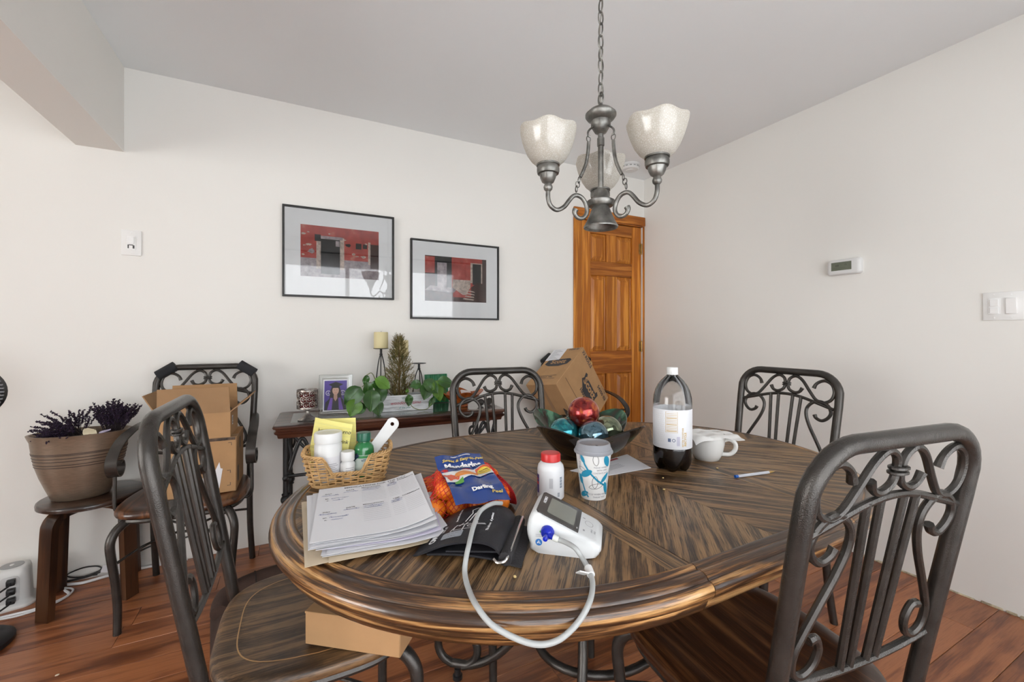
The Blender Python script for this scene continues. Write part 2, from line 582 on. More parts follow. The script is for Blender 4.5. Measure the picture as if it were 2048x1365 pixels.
# broken caulk line at the foot of the right wall
M_CAULK = mat('crumbling_caulk', (0.45, 0.38, 0.27), 0.9, var=0.6, vscale=45, bump=0.8, bscale=90)
g = MB()
rq = random.Random(5)
yy = -0.05
while yy > -2.9:
    l = rq.uniform(0.02, 0.09); h = rq.uniform(0.003, 0.010); w = rq.uniform(0.004, 0.012)
    g.add(rbox(-w, 0.002, yy - l, yy, -0.001, h, 0.0015)); yy -= l + rq.uniform(0, 0.02)
struct('trim_2', g.geo(), M_CAULK, label='crumbling caulk line where right wall meets floor')

# windows: a wide one behind the camera, one in the far left wall
M_SASH = mat('window_paint', (0.8, 0.8, 0.79), 0.4)
M_PANE = thin_glass('window_glass', refl=0.7)
M_SHEER = translucent('sheer_curtain', (0.92, 0.92, 0.93), 0.6, 0.55)
def window(idx, a0, a1, z0, z1, n, m):
    """built along x at the origin wall plane (room on +y), then placed by m"""
    w = struct('window_%d' % idx, xf(join(box(a0, a1, -0.11, -0.05, z0, z0 + 0.05), box(a0, a1, -0.11, -0.05, z1 - 0.05, z1),
               *[box(a0 + (a1 - a0 - 0.05) * k / n, a0 + (a1 - a0 - 0.05) * k / n + 0.05, -0.11, -0.05, z0 + 0.05, z1 - 0.05) for k in range(n + 1)]), m), M_SASH)
    for k in range(n):
        a = a0 + (a1 - a0 - 0.05) * k / n + 0.05; b_ = a0 + (a1 - a0 - 0.05) * (k + 1) / n
        obj('pane', xf(box(a, b_, -0.083, -0.079, z0 + 0.05, z1 - 0.05), m), M_PANE, w)
        obj('sash_bar', xf(box(a, b_, -0.10, -0.06, (z0 + z1) / 2 + 0.2, (z0 + z1) / 2 + 0.235), m), M_SASH, w)
    def cur(u, v):
        x = a0 - 0.12 + (a1 - a0 + 0.24) * u
        return (x, 0.07 + 0.022 * math.sin(u * 50 * (a1 - a0)) + 0.01 * math.sin(u * 61), 0.03 + (z1 + 0.07) * v)
    c = obj('sheer_curtain', xf(sheet(cur, 260, 2), m), M_SHEER)
    tag(c, ('long white sheer curtain across the wide window', 'white sheer curtain across the left room window')[idx - 1], 'curtain')
    r = obj('curtain_rod', xf(tube([(a0 - 0.2, 0.07, z1 + 0.12), (a1 + 0.2, 0.07, z1 + 0.12)], 0.011, 10), m), M_IRON2)
    tag(r, ('dark rod above the wide window', 'dark rod above the left room window')[idx - 1], 'curtain rod')
window(1, *WIN[0], 4, T(0, WIN_Y, 0))
window(2, -WINL[1], -WINL[0], WINL[2], WINL[3], 3, T(WIN_X, 0, 0, rz=-PI / 2))

# ---------------------------------------------------------------- the pine door
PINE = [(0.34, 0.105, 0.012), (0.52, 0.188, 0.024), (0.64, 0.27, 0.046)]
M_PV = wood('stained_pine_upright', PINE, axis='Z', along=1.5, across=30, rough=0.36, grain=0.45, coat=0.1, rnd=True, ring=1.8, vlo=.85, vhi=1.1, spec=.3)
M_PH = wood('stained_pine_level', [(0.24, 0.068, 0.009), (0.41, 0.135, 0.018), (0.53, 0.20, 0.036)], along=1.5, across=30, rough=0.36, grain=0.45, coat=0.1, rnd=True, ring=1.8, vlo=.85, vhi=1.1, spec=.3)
M_HINGE = mat('aged_brass', (0.40, 0.26, 0.10), 0.35, 1.0, var=0.3, vscale=40)
door = struct('door_1', rbox(DX0 + 0.004, DX1 - 0.004, 0.026, 0.05, 0.008, 2.037, 0.002), M_PV, label='stained pine door with six raised panels')
sx = [DX0 + 0.004, DX0 + 0.105, DX0 + 0.262, DX0 + 0.370, DX0 + 0.530, DX1 - 0.004]
rz = [0.008, 0.25, 0.832, 1.013, 1.613, 1.726, 1.943, 2.037]
FY = 0.012
for a, b_ in ((0, 1), (2, 3), (4, 5)):
    if a == 2:
        for z0, z1 in ((rz[1], rz[2]), (rz[3], rz[4]), (rz[5], rz[6])):
            obj('mullion', rbox(sx[2], sx[3], FY, 0.03, z0, z1, 0.002), M_PV, door)
    else:
        obj('stile', rbox(sx[a], sx[b_], FY, 0.03, rz[0], rz[7], 0.002), M_PV, door)
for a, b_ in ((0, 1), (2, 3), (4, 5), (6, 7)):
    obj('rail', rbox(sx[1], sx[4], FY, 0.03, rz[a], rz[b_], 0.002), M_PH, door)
def raised(x0, x1, z0, z1):
    rr = []
    for d, yv in ((0.0, 0.0265), (0.006, 0.0235), (0.012, 0.0265), (0.036, 0.016), (0.038, 0.014)):
        rr.append([(x0 + d, yv, z0 + d), (x1 - d, yv, z0 + d), (x1 - d, yv, z1 - d), (x0 + d, yv, z1 - d)])
    return loft(rr, True, True, True)
for z0, z1 in ((rz[1], rz[2]), (rz[3], rz[4]), (rz[5], rz[6])):
    for x0, x1 in ((sx[1], sx[2]), (sx[3], sx[4])):
        obj('panel', raised(x0, x1, z0, z1), M_PV, door, ang=20)
for hz in (1.86, 1.045, 0.22):
    h = obj('hinge', join(tube([(DX1 - 0.004, 0.006, hz - 0.045), (DX1 - 0.004, 0.006, hz + 0.045)], 0.006, 10), box(DX1 - 0.03, DX1 - 0.004, 0.0105, 0.0125, hz - 0.043, hz + 0.043)), M_HINGE, door)
kn = obj('knob', xf(lathe([(0.0, 0.06), (0.018, 0.058), (0.027, 0.045), (0.024, 0.03), (0.010, 0.02), (0.010, 0.008), (0.028, 0.006), (0.028, 0.0)], 20), T(DX0 + 0.06, FY, 0.92, rx=PI / 2)), M_BRASS, door)
# casing
cas = struct('trim_3', rbox(DX0 - 0.070, DX0, -0.016, 0.0, 0, 2.048, 0.004), M_PV, label='stained pine door casing left of the door')
obj('jamb', box(DX0, DX0 + 0.012, -0.002, 0.05, 0, 2.045), M_PV, cas)
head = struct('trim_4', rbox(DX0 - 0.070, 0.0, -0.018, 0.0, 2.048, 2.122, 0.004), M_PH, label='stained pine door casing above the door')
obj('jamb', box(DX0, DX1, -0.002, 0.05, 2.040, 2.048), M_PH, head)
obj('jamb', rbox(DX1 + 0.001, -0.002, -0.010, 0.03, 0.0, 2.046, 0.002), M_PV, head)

# ================================================================ DINING TABLE
TZ = 0.75
TCY, TB = -1.655, 0.57
TXL, TAL, TXR, TAR = -2.02, 0.65, -1.60, 0.635
SEAM1, SEAM2 = -2.008, -1.533
def t_outline():
    pts = []
    n = 64
    for k in range(n + 1):                       # far side, right to left, then round the left end
        t = PI / 2 + PI * k / n
        pts.append((TXL + TAL * math.cos(t), TCY + TB * math.sin(t)))
    for k in range(n + 1):
        t = -PI / 2 + PI * k / n
        pts.append((TXR + TAR * math.cos(t), TCY + TB * math.sin(t)))
    return pts
OUT = [Vector((p[0], p[1], 0)) for p in t_outline()]
def chain_cut(chain, xa, xb):
    """part of an open chain with xa <= x <= xb, cut exactly at the bounds"""
    res = []
    for i in range(len(chain) - 1):
        p, q = chain[i], chain[i + 1]
        for t_end, pt in ((0, p),):
            if xa <= pt.x <= xb: res.append(pt)
        for xc in (xa, xb):
            if (p.x - xc) * (q.x - xc) < 0:
                t = (xc - p.x) / (q.x - p.x); res.append(p.lerp(q, t))
    if xa <= chain[-1].x <= xb: res.append(chain[-1])
    return res
loopP = OUT + [OUT[0]]
# start the loop in the middle of the right end for an unbroken left chain and vice versa
nO = len(OUT)
left_chain = chain_cut([OUT[k % nO] for k in range(nO - 40, nO + 66 + 40)], -9, SEAM1 - 0.0008)
right_chain = chain_cut([OUT[k % nO] for k in range(30, 30 + nO - 0)], SEAM2 + 0.0008, 9)
far_chain = [Vector((SEAM2 - 0.0008, TCY + TB, 0)), Vector((-1.62, TCY + TB, 0)), Vector((-1.8, TCY + TB, 0)), Vector((SEAM1 + 0.0008, TCY + TB, 0))]
def ell_y(x):
    if x < TXL: return TB * math.sqrt(max(0, 1 - ((x - TXL) / TAL) ** 2))
    if x > TXR: return TB * math.sqrt(max(0, 1 - ((x - TXR) / TAR) ** 2))
    return TB
def side_chain(s):
    xs_ = [SEAM1 + 0.0008 + (SEAM2 - SEAM1 - 0.0016) * k / 8 for k in range(9)]
    c = [Vector((x, TCY + s * ell_y(x), 0)) for x in xs_]
    return c if s < 0 else c[::-1]
RIM = [(0.075, 0.7485), (0.052, 0.7485), (0.050, 0.7505), (0.045, 0.7520), (0.040, 0.7505), (0.037, 0.7465), (0.034, 0.7460), (0.030, 0.7485), (0.022, 0.7475), (0.016, 0.7435), (0.0135, 0.7390), (0.0105, 0.7395), (0.0060, 0.7385), (0.0015, 0.7340), (0.0, 0.7270), (0.0015, 0.7190), (0.0060, 0.7130), (0.0120, 0.7095), (0.0150, 0.7080), (0.0150, 0.7030), (0.0175, 0.6950), (0.0240, 0.6840), (0.0350, 0.6770), (0.060, 0.6750)]
def rim_geo(chain):
    n = len(chain); rings = []; uv = []
    nor = []
    for i in range(n):
        p = chain[i]
        if p.x < TXL: q = Vector(((p.x - TXL) / TAL ** 2, (p.y - TCY) / TB ** 2, 0))
        elif p.x > TXR: q = Vector(((p.x - TXR) / TAR ** 2, (p.y - TCY) / TB ** 2, 0))
        else: q = Vector((0, p.y - TCY, 0))
        nor.append(q.normalized())
    s = 0
    for i in range(n):
        if i: s += (chain[i] - chain[i - 1]).length
        rings.append([chain[i] - nor[i] * d + Vector((0, 0, z)) for d, z in RIM])
        l = 0
        for j in range(len(RIM)):
            if j: l += math.hypot(RIM[j][0] - RIM[j - 1][0], RIM[j][1] - RIM[j - 1][1])
            uv.append((s, l))
    g = loft(rings, False)
    # close the cut ends
    k = len(RIM)
    g[1].append(tuple(range(k))); g[1].append(tuple(range((n - 1) * k + k - 1, (n - 1) * k - 1, -1)))
    return g, uv
TW = [(0.040, 0.020, 0.009), (0.140, 0.076, 0.033), (0.29, 0.165, 0.070)]
WEAR = (0.30, 0.185, 0.088)
def tw(nm, deg): return wood('worn_oak_' + nm, TW, ang=math.radians(deg), along=3.0, across=56, rough=0.38, grain=0.5, wear=WEAR, wear_amt=0.95, ring=2.0, pore=0.8)
M_TA, M_TB, M_TC, M_TD = tw('diagonal', 48), tw('counter_diagonal', -48), tw('cross', 90), tw('lengthwise', 8)
M_RIM = wood('worn_oak_rim', [(0.045, 0.020, 0.009), (0.27, 0.125, 0.042), (0.55, 0.315, 0.125)], use_uv=True, along=3.0, across=60, rough=0.28, grain=0.4, wear=(0.075, 0.036, 0.018), wear_amt=0.62, coat=0.3, ring=1.8, pore=0.7)
table = thing('dining_table', 'worn oval oak dining table on black iron scroll legs', 'table', (-1.79, -1.655, 0))
TO = Vector((-1.79, -1.655, 0))
def tloc(g): return [Vector(p) - TO for p in g[0]], g[1]
def inset_poly(xa, xb, ya, yb):
    """the table field (inside the rim) cut to a rectangle"""
    pts = []
    for p in OUT:
        if p.x < TXL: q = Vector(((p.x - TXL) / TAL ** 2, (p.y - TCY) / TB ** 2, 0))
        elif p.x > TXR: q = Vector(((p.x - TXR) / TAR ** 2, (p.y - TCY) / TB ** 2, 0))
        else: q = Vector((0, p.y - TCY, 0))
        pts.append(p - q.normalized() * 0.0505)
    def clip(pl, f, inter):
        r = []
        for i in range(len(pl)):
            a, b_ = pl[i - 1], pl[i]
            if f(b_):
                if not f(a): r.append(inter(a, b_))
                r.append(b_)
            elif f(a): r.append(inter(a, b_))
        return r
    def ix(c): return lambda a, b_: a.lerp(b_, (c - a.x) / (b_.x - a.x))
    def iy(c): return lambda a, b_: a.lerp(b_, (c - a.y) / (b_.y - a.y))
    pts = clip(pts, lambda p: p.x >= xa, ix(xa)); pts = clip(pts, lambda p: p.x <= xb, ix(xb))
    pts = clip(pts, lambda p: p.y >= ya, iy(ya)); pts = clip(pts, lambda p: p.y <= yb, iy(yb))
    return [(p.x - TO.x, p.y - TO.y) for p in pts]
G_ = 0.0004
for nm, chains, parts in (
    ('table_end', [left_chain], [((-9, SEAM1 - 0.050 - G_, TCY + G_, 9), M_TB, 'veneer_panel'), ((-9, SEAM1 - 0.050 - G_, -9, TCY - G_), M_TA, 'veneer_panel'), ((SEAM1 - 0.050, SEAM1 - 0.0008, -9, 9), M_TC, 'border_strip')]),
    ('table_leaf', [side_chain(-1), side_chain(1)], [((SEAM1 + 0.0008, -1.771 - G_, -9, TCY - G_), M_TA, 'veneer_panel'), ((-1.771 + G_, SEAM2 - 0.0008, -9, TCY - G_), M_TB, 'veneer_panel'), ((SEAM1 + 0.0008, -1.771 - G_, TCY + G_, 9), M_TB, 'veneer_panel'), ((-1.771 + G_, SEAM2 - 0.0008, TCY + G_, 9), M_TA, 'veneer_panel')]),
    ('table_end', [right_chain], [((SEAM2 + 0.050 + G_, 9, TCY + G_, 9), M_TA, 'veneer_panel'), ((SEAM2 + 0.050 + G_, 9, -9, TCY - G_), M_TB, 'veneer_panel'), ((SEAM2 + 0.0008, SEAM2 + 0.050, -9, 9), M_TC, 'border_strip')])):
    vs, fs, uv = [], [], []
    for ch in chains:
        g, u = rim_geo(ch); g = tloc(g)
        o_ = len(vs); vs += g[0]; fs += [tuple(i + o_ for i in f) for f in g[1]]; uv += u
    if nm == 'table_leaf':
        e = obj(nm, tloc(box(SEAM1 + 0.002, SEAM2 - 0.002, TCY - 0.5, TCY + 0.5, 0.720, 0.7435)), MATS['worn_oak_lengthwise'], table)
        for ch in chains:
            g, u = rim_geo(ch); obj('rim_strip', tloc(g), M_RIM, e, ang=50, uv=u)
    else:
        e = obj(nm, (vs, fs), M_RIM, table, ang=50, uv=uv)
    for (xa, xb, ya, yb), m_, pn in parts:
        obj(pn, prism(inset_poly(xa, xb, ya, yb), 0.744, TZ), m_, e)
obj('apron', tloc(prism([(p[0] * 1, p[1] * 1) for p in [(TXL + (TAL - 0.10) * math.cos(PI / 2 + PI * k / 24), TCY + (TB - 0.10) * math.sin(PI / 2 + PI * k / 24)) for k in range(25)] + [(TXR + (TAR - 0.10) * math.cos(-PI / 2 + PI * k / 24), TCY + (TB - 0.10) * math.sin(-PI / 2 + PI * k / 24)) for k in range(25)]], 0.664, 0.742)), mat('dark_oak', (0.05, 0.024, 0.012), 0.5), table)
# iron base: four scrolled legs round a plate
for sx_ in (-1, 1):
    for sy_ in (-1, 1):
        P0 = [(0.10, 0.06, 0.665), (0.12, 0.08, 0.55), (0.13, 0.09, 0.40), (0.16, 0.13, 0.27), (0.23, 0.20, 0.13), (0.30, 0.27, 0.06), (0.36, 0.33, 0.045)]
        c = cr([(sx_ * a, sy_ * b_, z) for a, b_, z in P0], 6)
        dirv = Vector((sx_ * 0.75, sy_ * 0.66, 0)).normalized()
        base = Vector((sx_ * 0.345, sy_ * 0.312, 0.105))
        ringp = [base + dirv * (0.070 * math.sin(t)) + Vector((0, 0, -0.062 * math.cos(t))) for t in [k * 2 * PI / 26 for k in range(3, 26)]]
        l = obj('leg', tube(c + ringp, 0.0135, 10), M_IRON, table)
        obj('foot', xf(lathe([(0.0, 0.0), (0.016, 0.0), (0.016, 0.012), (0.011, 0.014), (0.011, 0.034), (0.0, 0.036)], 16), T(base.x, base.y, 0)), M_BLACK, l)
obj('base_ring', tube([(0.20 * math.cos(t), 0.16 * math.sin(t), 0.24) for t in [k * 2 * PI / 40 for k in range(40)]], 0.012, 10, closed=True), M_IRON, table)
obj('top_plate', rbox(-0.3, 0.3, -0.14, 0.14, 0.655, 0.668, 0.003), M_IRON, table)

# ================================================================ CHAIRS
CK, CZT, CHW, CHB = 0.172, 0.984, 0.207, 0.195
def cy_(z): return -0.2 - CK * (z - 0.46)
def hw_(z): return CHB + (CHW - CHB) * (z - 0.5) / 0.4
def bk(u, v, off=0.0):
    z = CZT + v
    return Vector((u, cy_(z) + off, z))
SEATW = [(0.040, 0.014, 0.006), (0.092, 0.035, 0.012), (0.155, 0.064, 0.022)]
M_SEAT = wood('seat_wood', SEATW, axis='Y', along=2.0, across=34, rough=0.32, grain=0.5, coat=0.15, ring=1.6, pore=0.6)
M_SEATW = wood('seat_wood_worn', [(0.032, 0.018, 0.010), (0.088, 0.049, 0.024), (0.18, 0.105, 0.05)], axis='Y', along=2.4, across=40, rough=0.42, grain=0.55, wear=(0.30, 0.165, 0.07), wear_amt=0.7, ring=2.0, pore=0.6)
M_SEATD = wood('seat_wood_dark', [(0.035, 0.013, 0.006), (0.09, 0.034, 0.014), (0.15, 0.062, 0.026)], axis='Y', along=2.0, across=24, rough=0.30, grain=0.45, coat=0.25)
M_LINE = mat('seat_worn_edge', (0.45, 0.26, 0.11), 0.5)
def seat_outline(d=0.0, n=40):
    pts = []
    for k in range(n * 2):
        t = 2 * PI * k / (n * 2)
        c, s = math.cos(t), math.sin(t)
        e = 0.52
        x = math.copysign(abs(c) ** e, c); y = math.copysign(abs(s) ** e, s)
        w = (0.226 if y > 0 else 0.226 - 0.022 * min(1, -y)) - d
        pts.append((x * w, 0.005 + y * (0.213 - d)))
    return pts
S_UP = [(-.110, -.062), (-.118, -.044), (-.136, -.031), (-.156, -.029), (-.178, -.044), (-.187, -.074), (-.177, -.103), (-.150, -.117), (-.122, -.108), (-.096, -.077), (-.064, -.034), (-.036, -.018), (-.012, -.030), (-.0065, -.054), (-.012, -.076), (-.035, -.088), (-.055, -.083), (-.066, -.066)]
S_LO = [(.122, -.169), (.130, -.182), (.151, -.189), (.172, -.175), (.181, -.152), (.168, -.126), (.139, -.113), (.110, -.122), (.091, -.146), (.091, -.178), (.107, -.219), (.133, -.266), (.158, -.312), (.172, -.345), (.168, -.378), (.146, -.392), (.122, -.380), (.113, -.352), (.124, -.328), (.142, -.328)]
def flare(pts, r):
    n = len(pts)
    return [r * (1.0 + 0.22 * max(0, 1 - i / 5.0) + 0.22 * max(0, 1 - (n - 1 - i) / 5.0)) for i in range(n)]
R_T, R_S = 0.0150, 0.0066
def chair_meshes(tag_, seat_m, worn_line=True):
    d = {}
    path = [Vector((CHB, -0.195, 0.425))] + [Vector((hw_(z), cy_(z), z)) for z in (0.50, 0.62, 0.75, 0.86)]
    R = 0.088
    cx, cz = CHW - R, CZT - R
    for k in range(1, 9):
        t = PI / 2 * k / 8
        z = cz + R * math.sin(t)
        path.append(Vector((cx + R * math.cos(t), cy_(z), z)))
    full = path + [Vector((-p.x, p.y, p.z)) for p in reversed(path)]
    d['back_frame'] = [mesh('back_frame', tube(full, R_T, 12), M_IRON)]
    d['scroll'] = []
    for s in (1, -1):
        c = cr([bk(s * u, v) for u, v in S_UP], 5)
        d['scroll'].append(mesh('scroll', tube(c, flare(c, R_S), 8), M_IRON))
    for s in (1, -1):
        c = cr([bk(s * u, v) for u, v in S_LO], 5)
        d['scroll'].append(mesh('scroll', tube(c, flare(c, R_S), 8), M_IRON))
    arch = cr([bk(-.2, -.142), bk(-.13, -.122), bk(-.064, -.104), bk(0, -.097), bk(.064, -.104), bk(.13, -.122), bk(.2, -.142)], 5)
    d['arch_bar'] = [mesh('arch_bar', tube(arch, R_S, 8), M_IRON)]
    d['bottom_bar'] = [mesh('bottom_bar', tube(cr([bk(-.196, -.395), bk(-.1, -.408), bk(0, -.412), bk(.1, -.408), bk(.196, -.395)], 4), 0.0072, 8), M_IRON)]
    d['spindle'] = [mesh('spindle', tube([bk(u, -.101), bk(u * .86, -.25), bk(u * .72, -.408)], 0.0068, 8), M_IRON) for u in (-.064, -.030, .030, .064)]
    tie = [bk(0.0155 * math.cos(t), -.054 + dz, 0.0095 * math.sin(t)) for dz in (-.004, .004) for t in [k * 2 * PI / 14 for k in range(14)]]
    d['tie'] = [mesh('tie', join(tube(tie[:14], 0.0036, 6, closed=True), tube(tie[14:], 0.0036, 6, closed=True)), M_IRON)]
    # seat: rounded board with a shallow saddle
    rings = []
    for dd, z in ((0.016, 0.430), (0.003, 0.434), (0.0, 0.441), (0.0, 0.449), (0.004, 0.457), (0.014, 0.4605), (0.048, 0.4605), (0.056, 0.4585), (0.085, 0.4570), (0.14, 0.4562)):
        rings.append([(x, y, z) for x, y in seat_outline(dd)])
    d['seat'] = [mesh('seat', loft(rings, True, True, True), seat_m, ang=60)]
    if worn_line:
        a = seat_outline(0.0465); b_ = seat_outline(0.0490)
        d['saddle_edge'] = [mesh('saddle_edge', loft([[(x, y, 0.4609) for x, y in a], [(x, y, 0.4609) for x, y in b_]]), M_LINE)]
    d['seat_frame'] = [mesh('seat_frame', tube([(x, y, 0.420) for x, y in seat_outline(0.020, 30)], 0.0105, 8, closed=True), M_IRON)]
    d['leg'] = []
    for s in (-1, 1):
        c = cr([(s * 0.165, 0.165, 0.418), (s * 0.188, 0.196, 0.395), (s * 0.200, 0.212, 0.355), (s * 0.197, 0.209, 0.29), (s * 0.189, 0.200, 0.20), (s * 0.184, 0.196, 0.10), (s * 0.184, 0.198, 0.0)], 5)
        d['leg'].append(mesh('leg', tube(c, [0.0165 - 0.0035 * i / len(c) for i in range(len(c))], 10), M_IRON))
        c = cr([(s * 0.195, -0.194, 0.43), (s * 0.194, -0.196, 0.33), (s * 0.194, -0.208, 0.2), (s * 0.196, -0.232, 0.08), (s * 0.198, -0.250, 0.0)], 5)
        d['leg'].append(mesh('leg', tube(c, 0.0140, 10), M_IRON))
    d['stretcher'] = []
    for sx_ in (-1, 1):
        for sy_ in (-1, 1):
            e = Vector((sx_ * 0.192, sy_ * 0.203, 0.27))
            c = cr([e, Vector((sx_ * 0.13, sy_ * 0.135, 0.295)), Vector((sx_ * 0.07, sy_ * 0.07, 0.300)), Vector((sx_ * 0.03, sy_ * 0.03, 0.297))], 5)
            d['stretcher'].append(mesh('stretcher', tube(c, 0.0052, 7), M_IRON))
    d['stretcher_ring'] = [mesh('stretcher_ring', tube([(0.042 * math.cos(t), 0.042 * math.sin(t), 0.297) for t in [k * 2 * PI / 24 for k in range(24)]], 0.0055, 7, closed=True), M_IRON)]
    return d
def arm_meshes():
    out = []
    for s in (-1, 1):
        P = cr([(s * .207, -.250, .742), (s * .222, -.18, .742), (s * .232, -.08, .728), (s * .238, .02, .700), (s * .240, .085, .652), (s * .240, .098, .612), (s * .240, .075, .575), (s * .240, .040, .572), (s * .240, .020, .597), (s * .240, .032, .625), (s * .240, .058, .622)], 5)
        n = len(P)
        prof = [(-.019, -.0035), (.019, -.0035), (.019, .0035), (-.019, .0035)]
        rings = []
        for i in range(n):
            d = (P[min(i + 1, n - 1)] - P[max(i - 1, 0)]).normalized(); S = Vector((1, 0, 0)); nn = d.cross(S).normalized()
            w = 0.55 + 0.45 * min(1, i / 12.0)
            rings.append([P[i] + S * a * w + nn * b_ for a, b_ in prof])
        arm = mesh('armrest', loft(rings, True, True, True), M_IRON)
        sup = mesh('arm_support', tube(cr([(s * .240, .062, .570), (s * .241, .062, .50), (s * .240, .062, .445), (s * .228, .062, .422), (s * .203, .062, .420)], 5), 0.0072, 8), M_IRON)
        out.append((arm, sup))
    return out
ARMS = arm_meshes()
CH = {'plain': chair_meshes('a', M_SEAT, False), 'worn': chair_meshes('b', M_SEATW), 'dark': chair_meshes('c', M_SEATD, False)}
def chair(kind, label, x, y, deg, group, arms=False, cat='chair'):
    t = thing('armchair' if arms else 'dining_chair', label, cat, (x, y, 0), math.radians(deg), group)
    for nm, lst in CH[kind].items():
        for me in lst: obj(nm, me, None, t)
    if arms:
        for a, s in ARMS:
            o = obj('armrest', a, None, t); obj('arm_support', s, None, o)
    return t
GRP = 'iron scroll back dining chairs'
chair('worn', 'iron scroll back chair with worn wooden seat holding a small brown box', -2.575, -1.505, -91, GRP)
chair('plain', 'iron scroll back chair with glossy wooden seat, nearest the camera at right', -1.717, -2.086, -7, GRP)
chair('plain', 'iron scroll back chair on far side of table, in front of the console', -1.84, -1.25, 174, GRP)
chair('plain', 'iron scroll back chair at the right end of the table by the bare wall', -0.966, -1.572, 91, GRP)
cb = chair('dark', 'iron armchair with curled arms against the wall, two boxes stacked on it', -3.025, -0.37, 176, 'iron armchairs', True)
ce = chair('dark', 'iron armchair in the corner by the door, tilted carton on its seat', -0.835, -0.36, 180, 'iron armchairs', True)
# dark felt sleeves on the top corners of the two armchairs
M_FELT = mat('charcoal_felt', (0.022, 0.023, 0.026), 0.95, bump=0.5, bscale=300)
for par in (cb, ce):
    for s in (-1, 1):
        R = 0.088; cx, cz = CHW - R, CZT - R
        a = []
        for k in range(9):
            t = math.radians(34 + 44 * k / 8)
            z = cz + R * math.sin(t); a.append(Vector((s * (cx + R * math.cos(t)), cy_(z), z)))
        c0 = a[4]; dvec = (a[-1] - a[0]).normalized()
        a = [c0 + dvec * q for q in (-0.042, -0.02, 0.0, 0.02, 0.042)]
        obj('felt_sleeve', tube(a, 0.0245, 12), M_FELT, par, label='charcoal felt sleeve taped on the corner')
# ================================================================ ON THE WALLS
# ---- two framed prints. Local frame: x right, y up, z out of the wall
M_FRAME = mat('black_frame', (0.018, 0.017, 0.016), 0.45)
M_MAT = mat('mat_board', (0.94, 0.94, 0.93), 0.85, spec=0.2)
M_PGLASS = thin_glass('picture_glass', refl=1.2)
def plaster(name, c, c2):
    if name in MATS: return MATS[name]
    m, nt, b = _new(name); N, L = nt.nodes, nt.links
    tc = N.new('ShaderNodeTexCoord')
    nz = N.new('ShaderNodeTexNoise'); nz.inputs['Scale'].default_value = 22; nz.inputs['Detail'].default_value = 8
    L.new(tc.outputs['Object'], nz.inputs['Vector'])
    rp = N.new('ShaderNodeValToRGB'); e = rp.color_ramp.elements
    e[0].position = 0.3; e[0].color = (*[q * 0.62 for q in c], 1); e[1].position = 0.62; e[1].color = (*c, 1)
    q = e.new(0.80); q.color = (*c2, 1)
    L.new(nz.outputs[0], rp.inputs[0]); L.new(rp.outputs[0], b.inputs['Base Color'])
    b.inputs['Roughness'].default_value = 0.8
    return m
M_RED = plaster('print_red_plaster', (0.47, 0.070, 0.055), (0.52, 0.26, 0.20))
M_PDARK = mat('print_charcoal', (0.02, 0.022, 0.024), 0.8, var=0.4, vscale=30)
M_PBRN = mat('print_brown', (0.045, 0.018, 0.016), 0.8, var=0.5, vscale=30)
M_PPALE = mat('print_peeled', (0.50, 0.40, 0.34), 0.8, var=0.35, vscale=60)
M_PGREY = mat('print_grey', (0.34, 0.29, 0.30), 0.8, var=0.4, vscale=40)
def picture(label, x0, x1, z0, z1, shapes, grp):
    w, h = x1 - x0, z1 - z0
    t = thing('framed_print', label, 'picture', ((x0 + x1) / 2, 0, (z0 + z1) / 2), 0, grp, rot=(PI / 2, 0, 0))
    fw, d = 0.011, 0.022
    obj('frame', join(*[rbox(*q, 0.0, d, 0.001) for q in ((-w / 2, w / 2, h / 2 - fw, h / 2), (-w / 2, w / 2, -h / 2, -h / 2 + fw), (-w / 2, -w / 2 + fw, -h / 2 + fw, h / 2 - fw), (w / 2 - fw, w / 2, -h / 2 + fw, h / 2 - fw))]), M_FRAME, t)
    obj('mat_board', box(-w / 2 + fw, w / 2 - fw, -h / 2 + fw, h / 2 - fw, 0.004, 0.010), M_MAT, t)
    pw, ph = 0.426, 0.292
    ox, oy = 0.0, 0.010
    p = obj('print', box(ox - pw / 2, ox + pw / 2, oy - ph / 2, oy + ph / 2, 0.0102, 0.0108), M_RED, t)
    zz = 0.0111
    for nm, pts, m_ in shapes:
        q = [(ox - pw / 2 + a * pw, oy - ph / 2 + b_ * ph) for a, b_ in pts]
        obj(nm, poly(q, zz), m_, p); zz += 0.00006
    obj('pane', box(-w / 2 + fw, w / 2 - fw, -h / 2 + fw, h / 2 - fw, 0.015, 0.017), M_PGLASS, t)
    return t
def R4(a, b_, c, d): return [(a, c), (b_, c), (b_, d), (a, d)]
def blob(cx, cy, r, seed, n=11, sy=1.0):
    q = random.Random(seed)
    return [(cx + r * q.uniform(.5, 1.25) * math.cos(2 * PI * k / n), cy + sy * r * q.uniform(.5, 1.25) * math.sin(2 * PI * k / n)) for k in range(n)]
A_ = [('ground', R4(0, 1, 0, .36), M_PGREY), ('surround', R4(.19, .54, .16, .80), M_PPALE), ('doorway', R4(.245, .485, .06, .75), M_PDARK), ('lintel', R4(.19, .52, .75, .81), M_PGREY), ('side_door', R4(.885, 1, .22, .72), M_PBRN), ('side_jamb', R4(.855, .887, .30, .76), M_PPALE), ('hanging_basket', R4(.17, .245, .70, .83), M_PDARK), ('hanging_basket', R4(.43, .48, .62, .73), M_PGREY), ('round_window', blob(.13, .50, .05, 4, 14), M_PGREY), ('wall_lamp', blob(.59, .66, .035, 5), M_PDARK), ('vent_grille', R4(.69, .765, .60, .72), M_PDARK), ('vent_grille', R4(.785, .84, .62, .71), M_PDARK)]
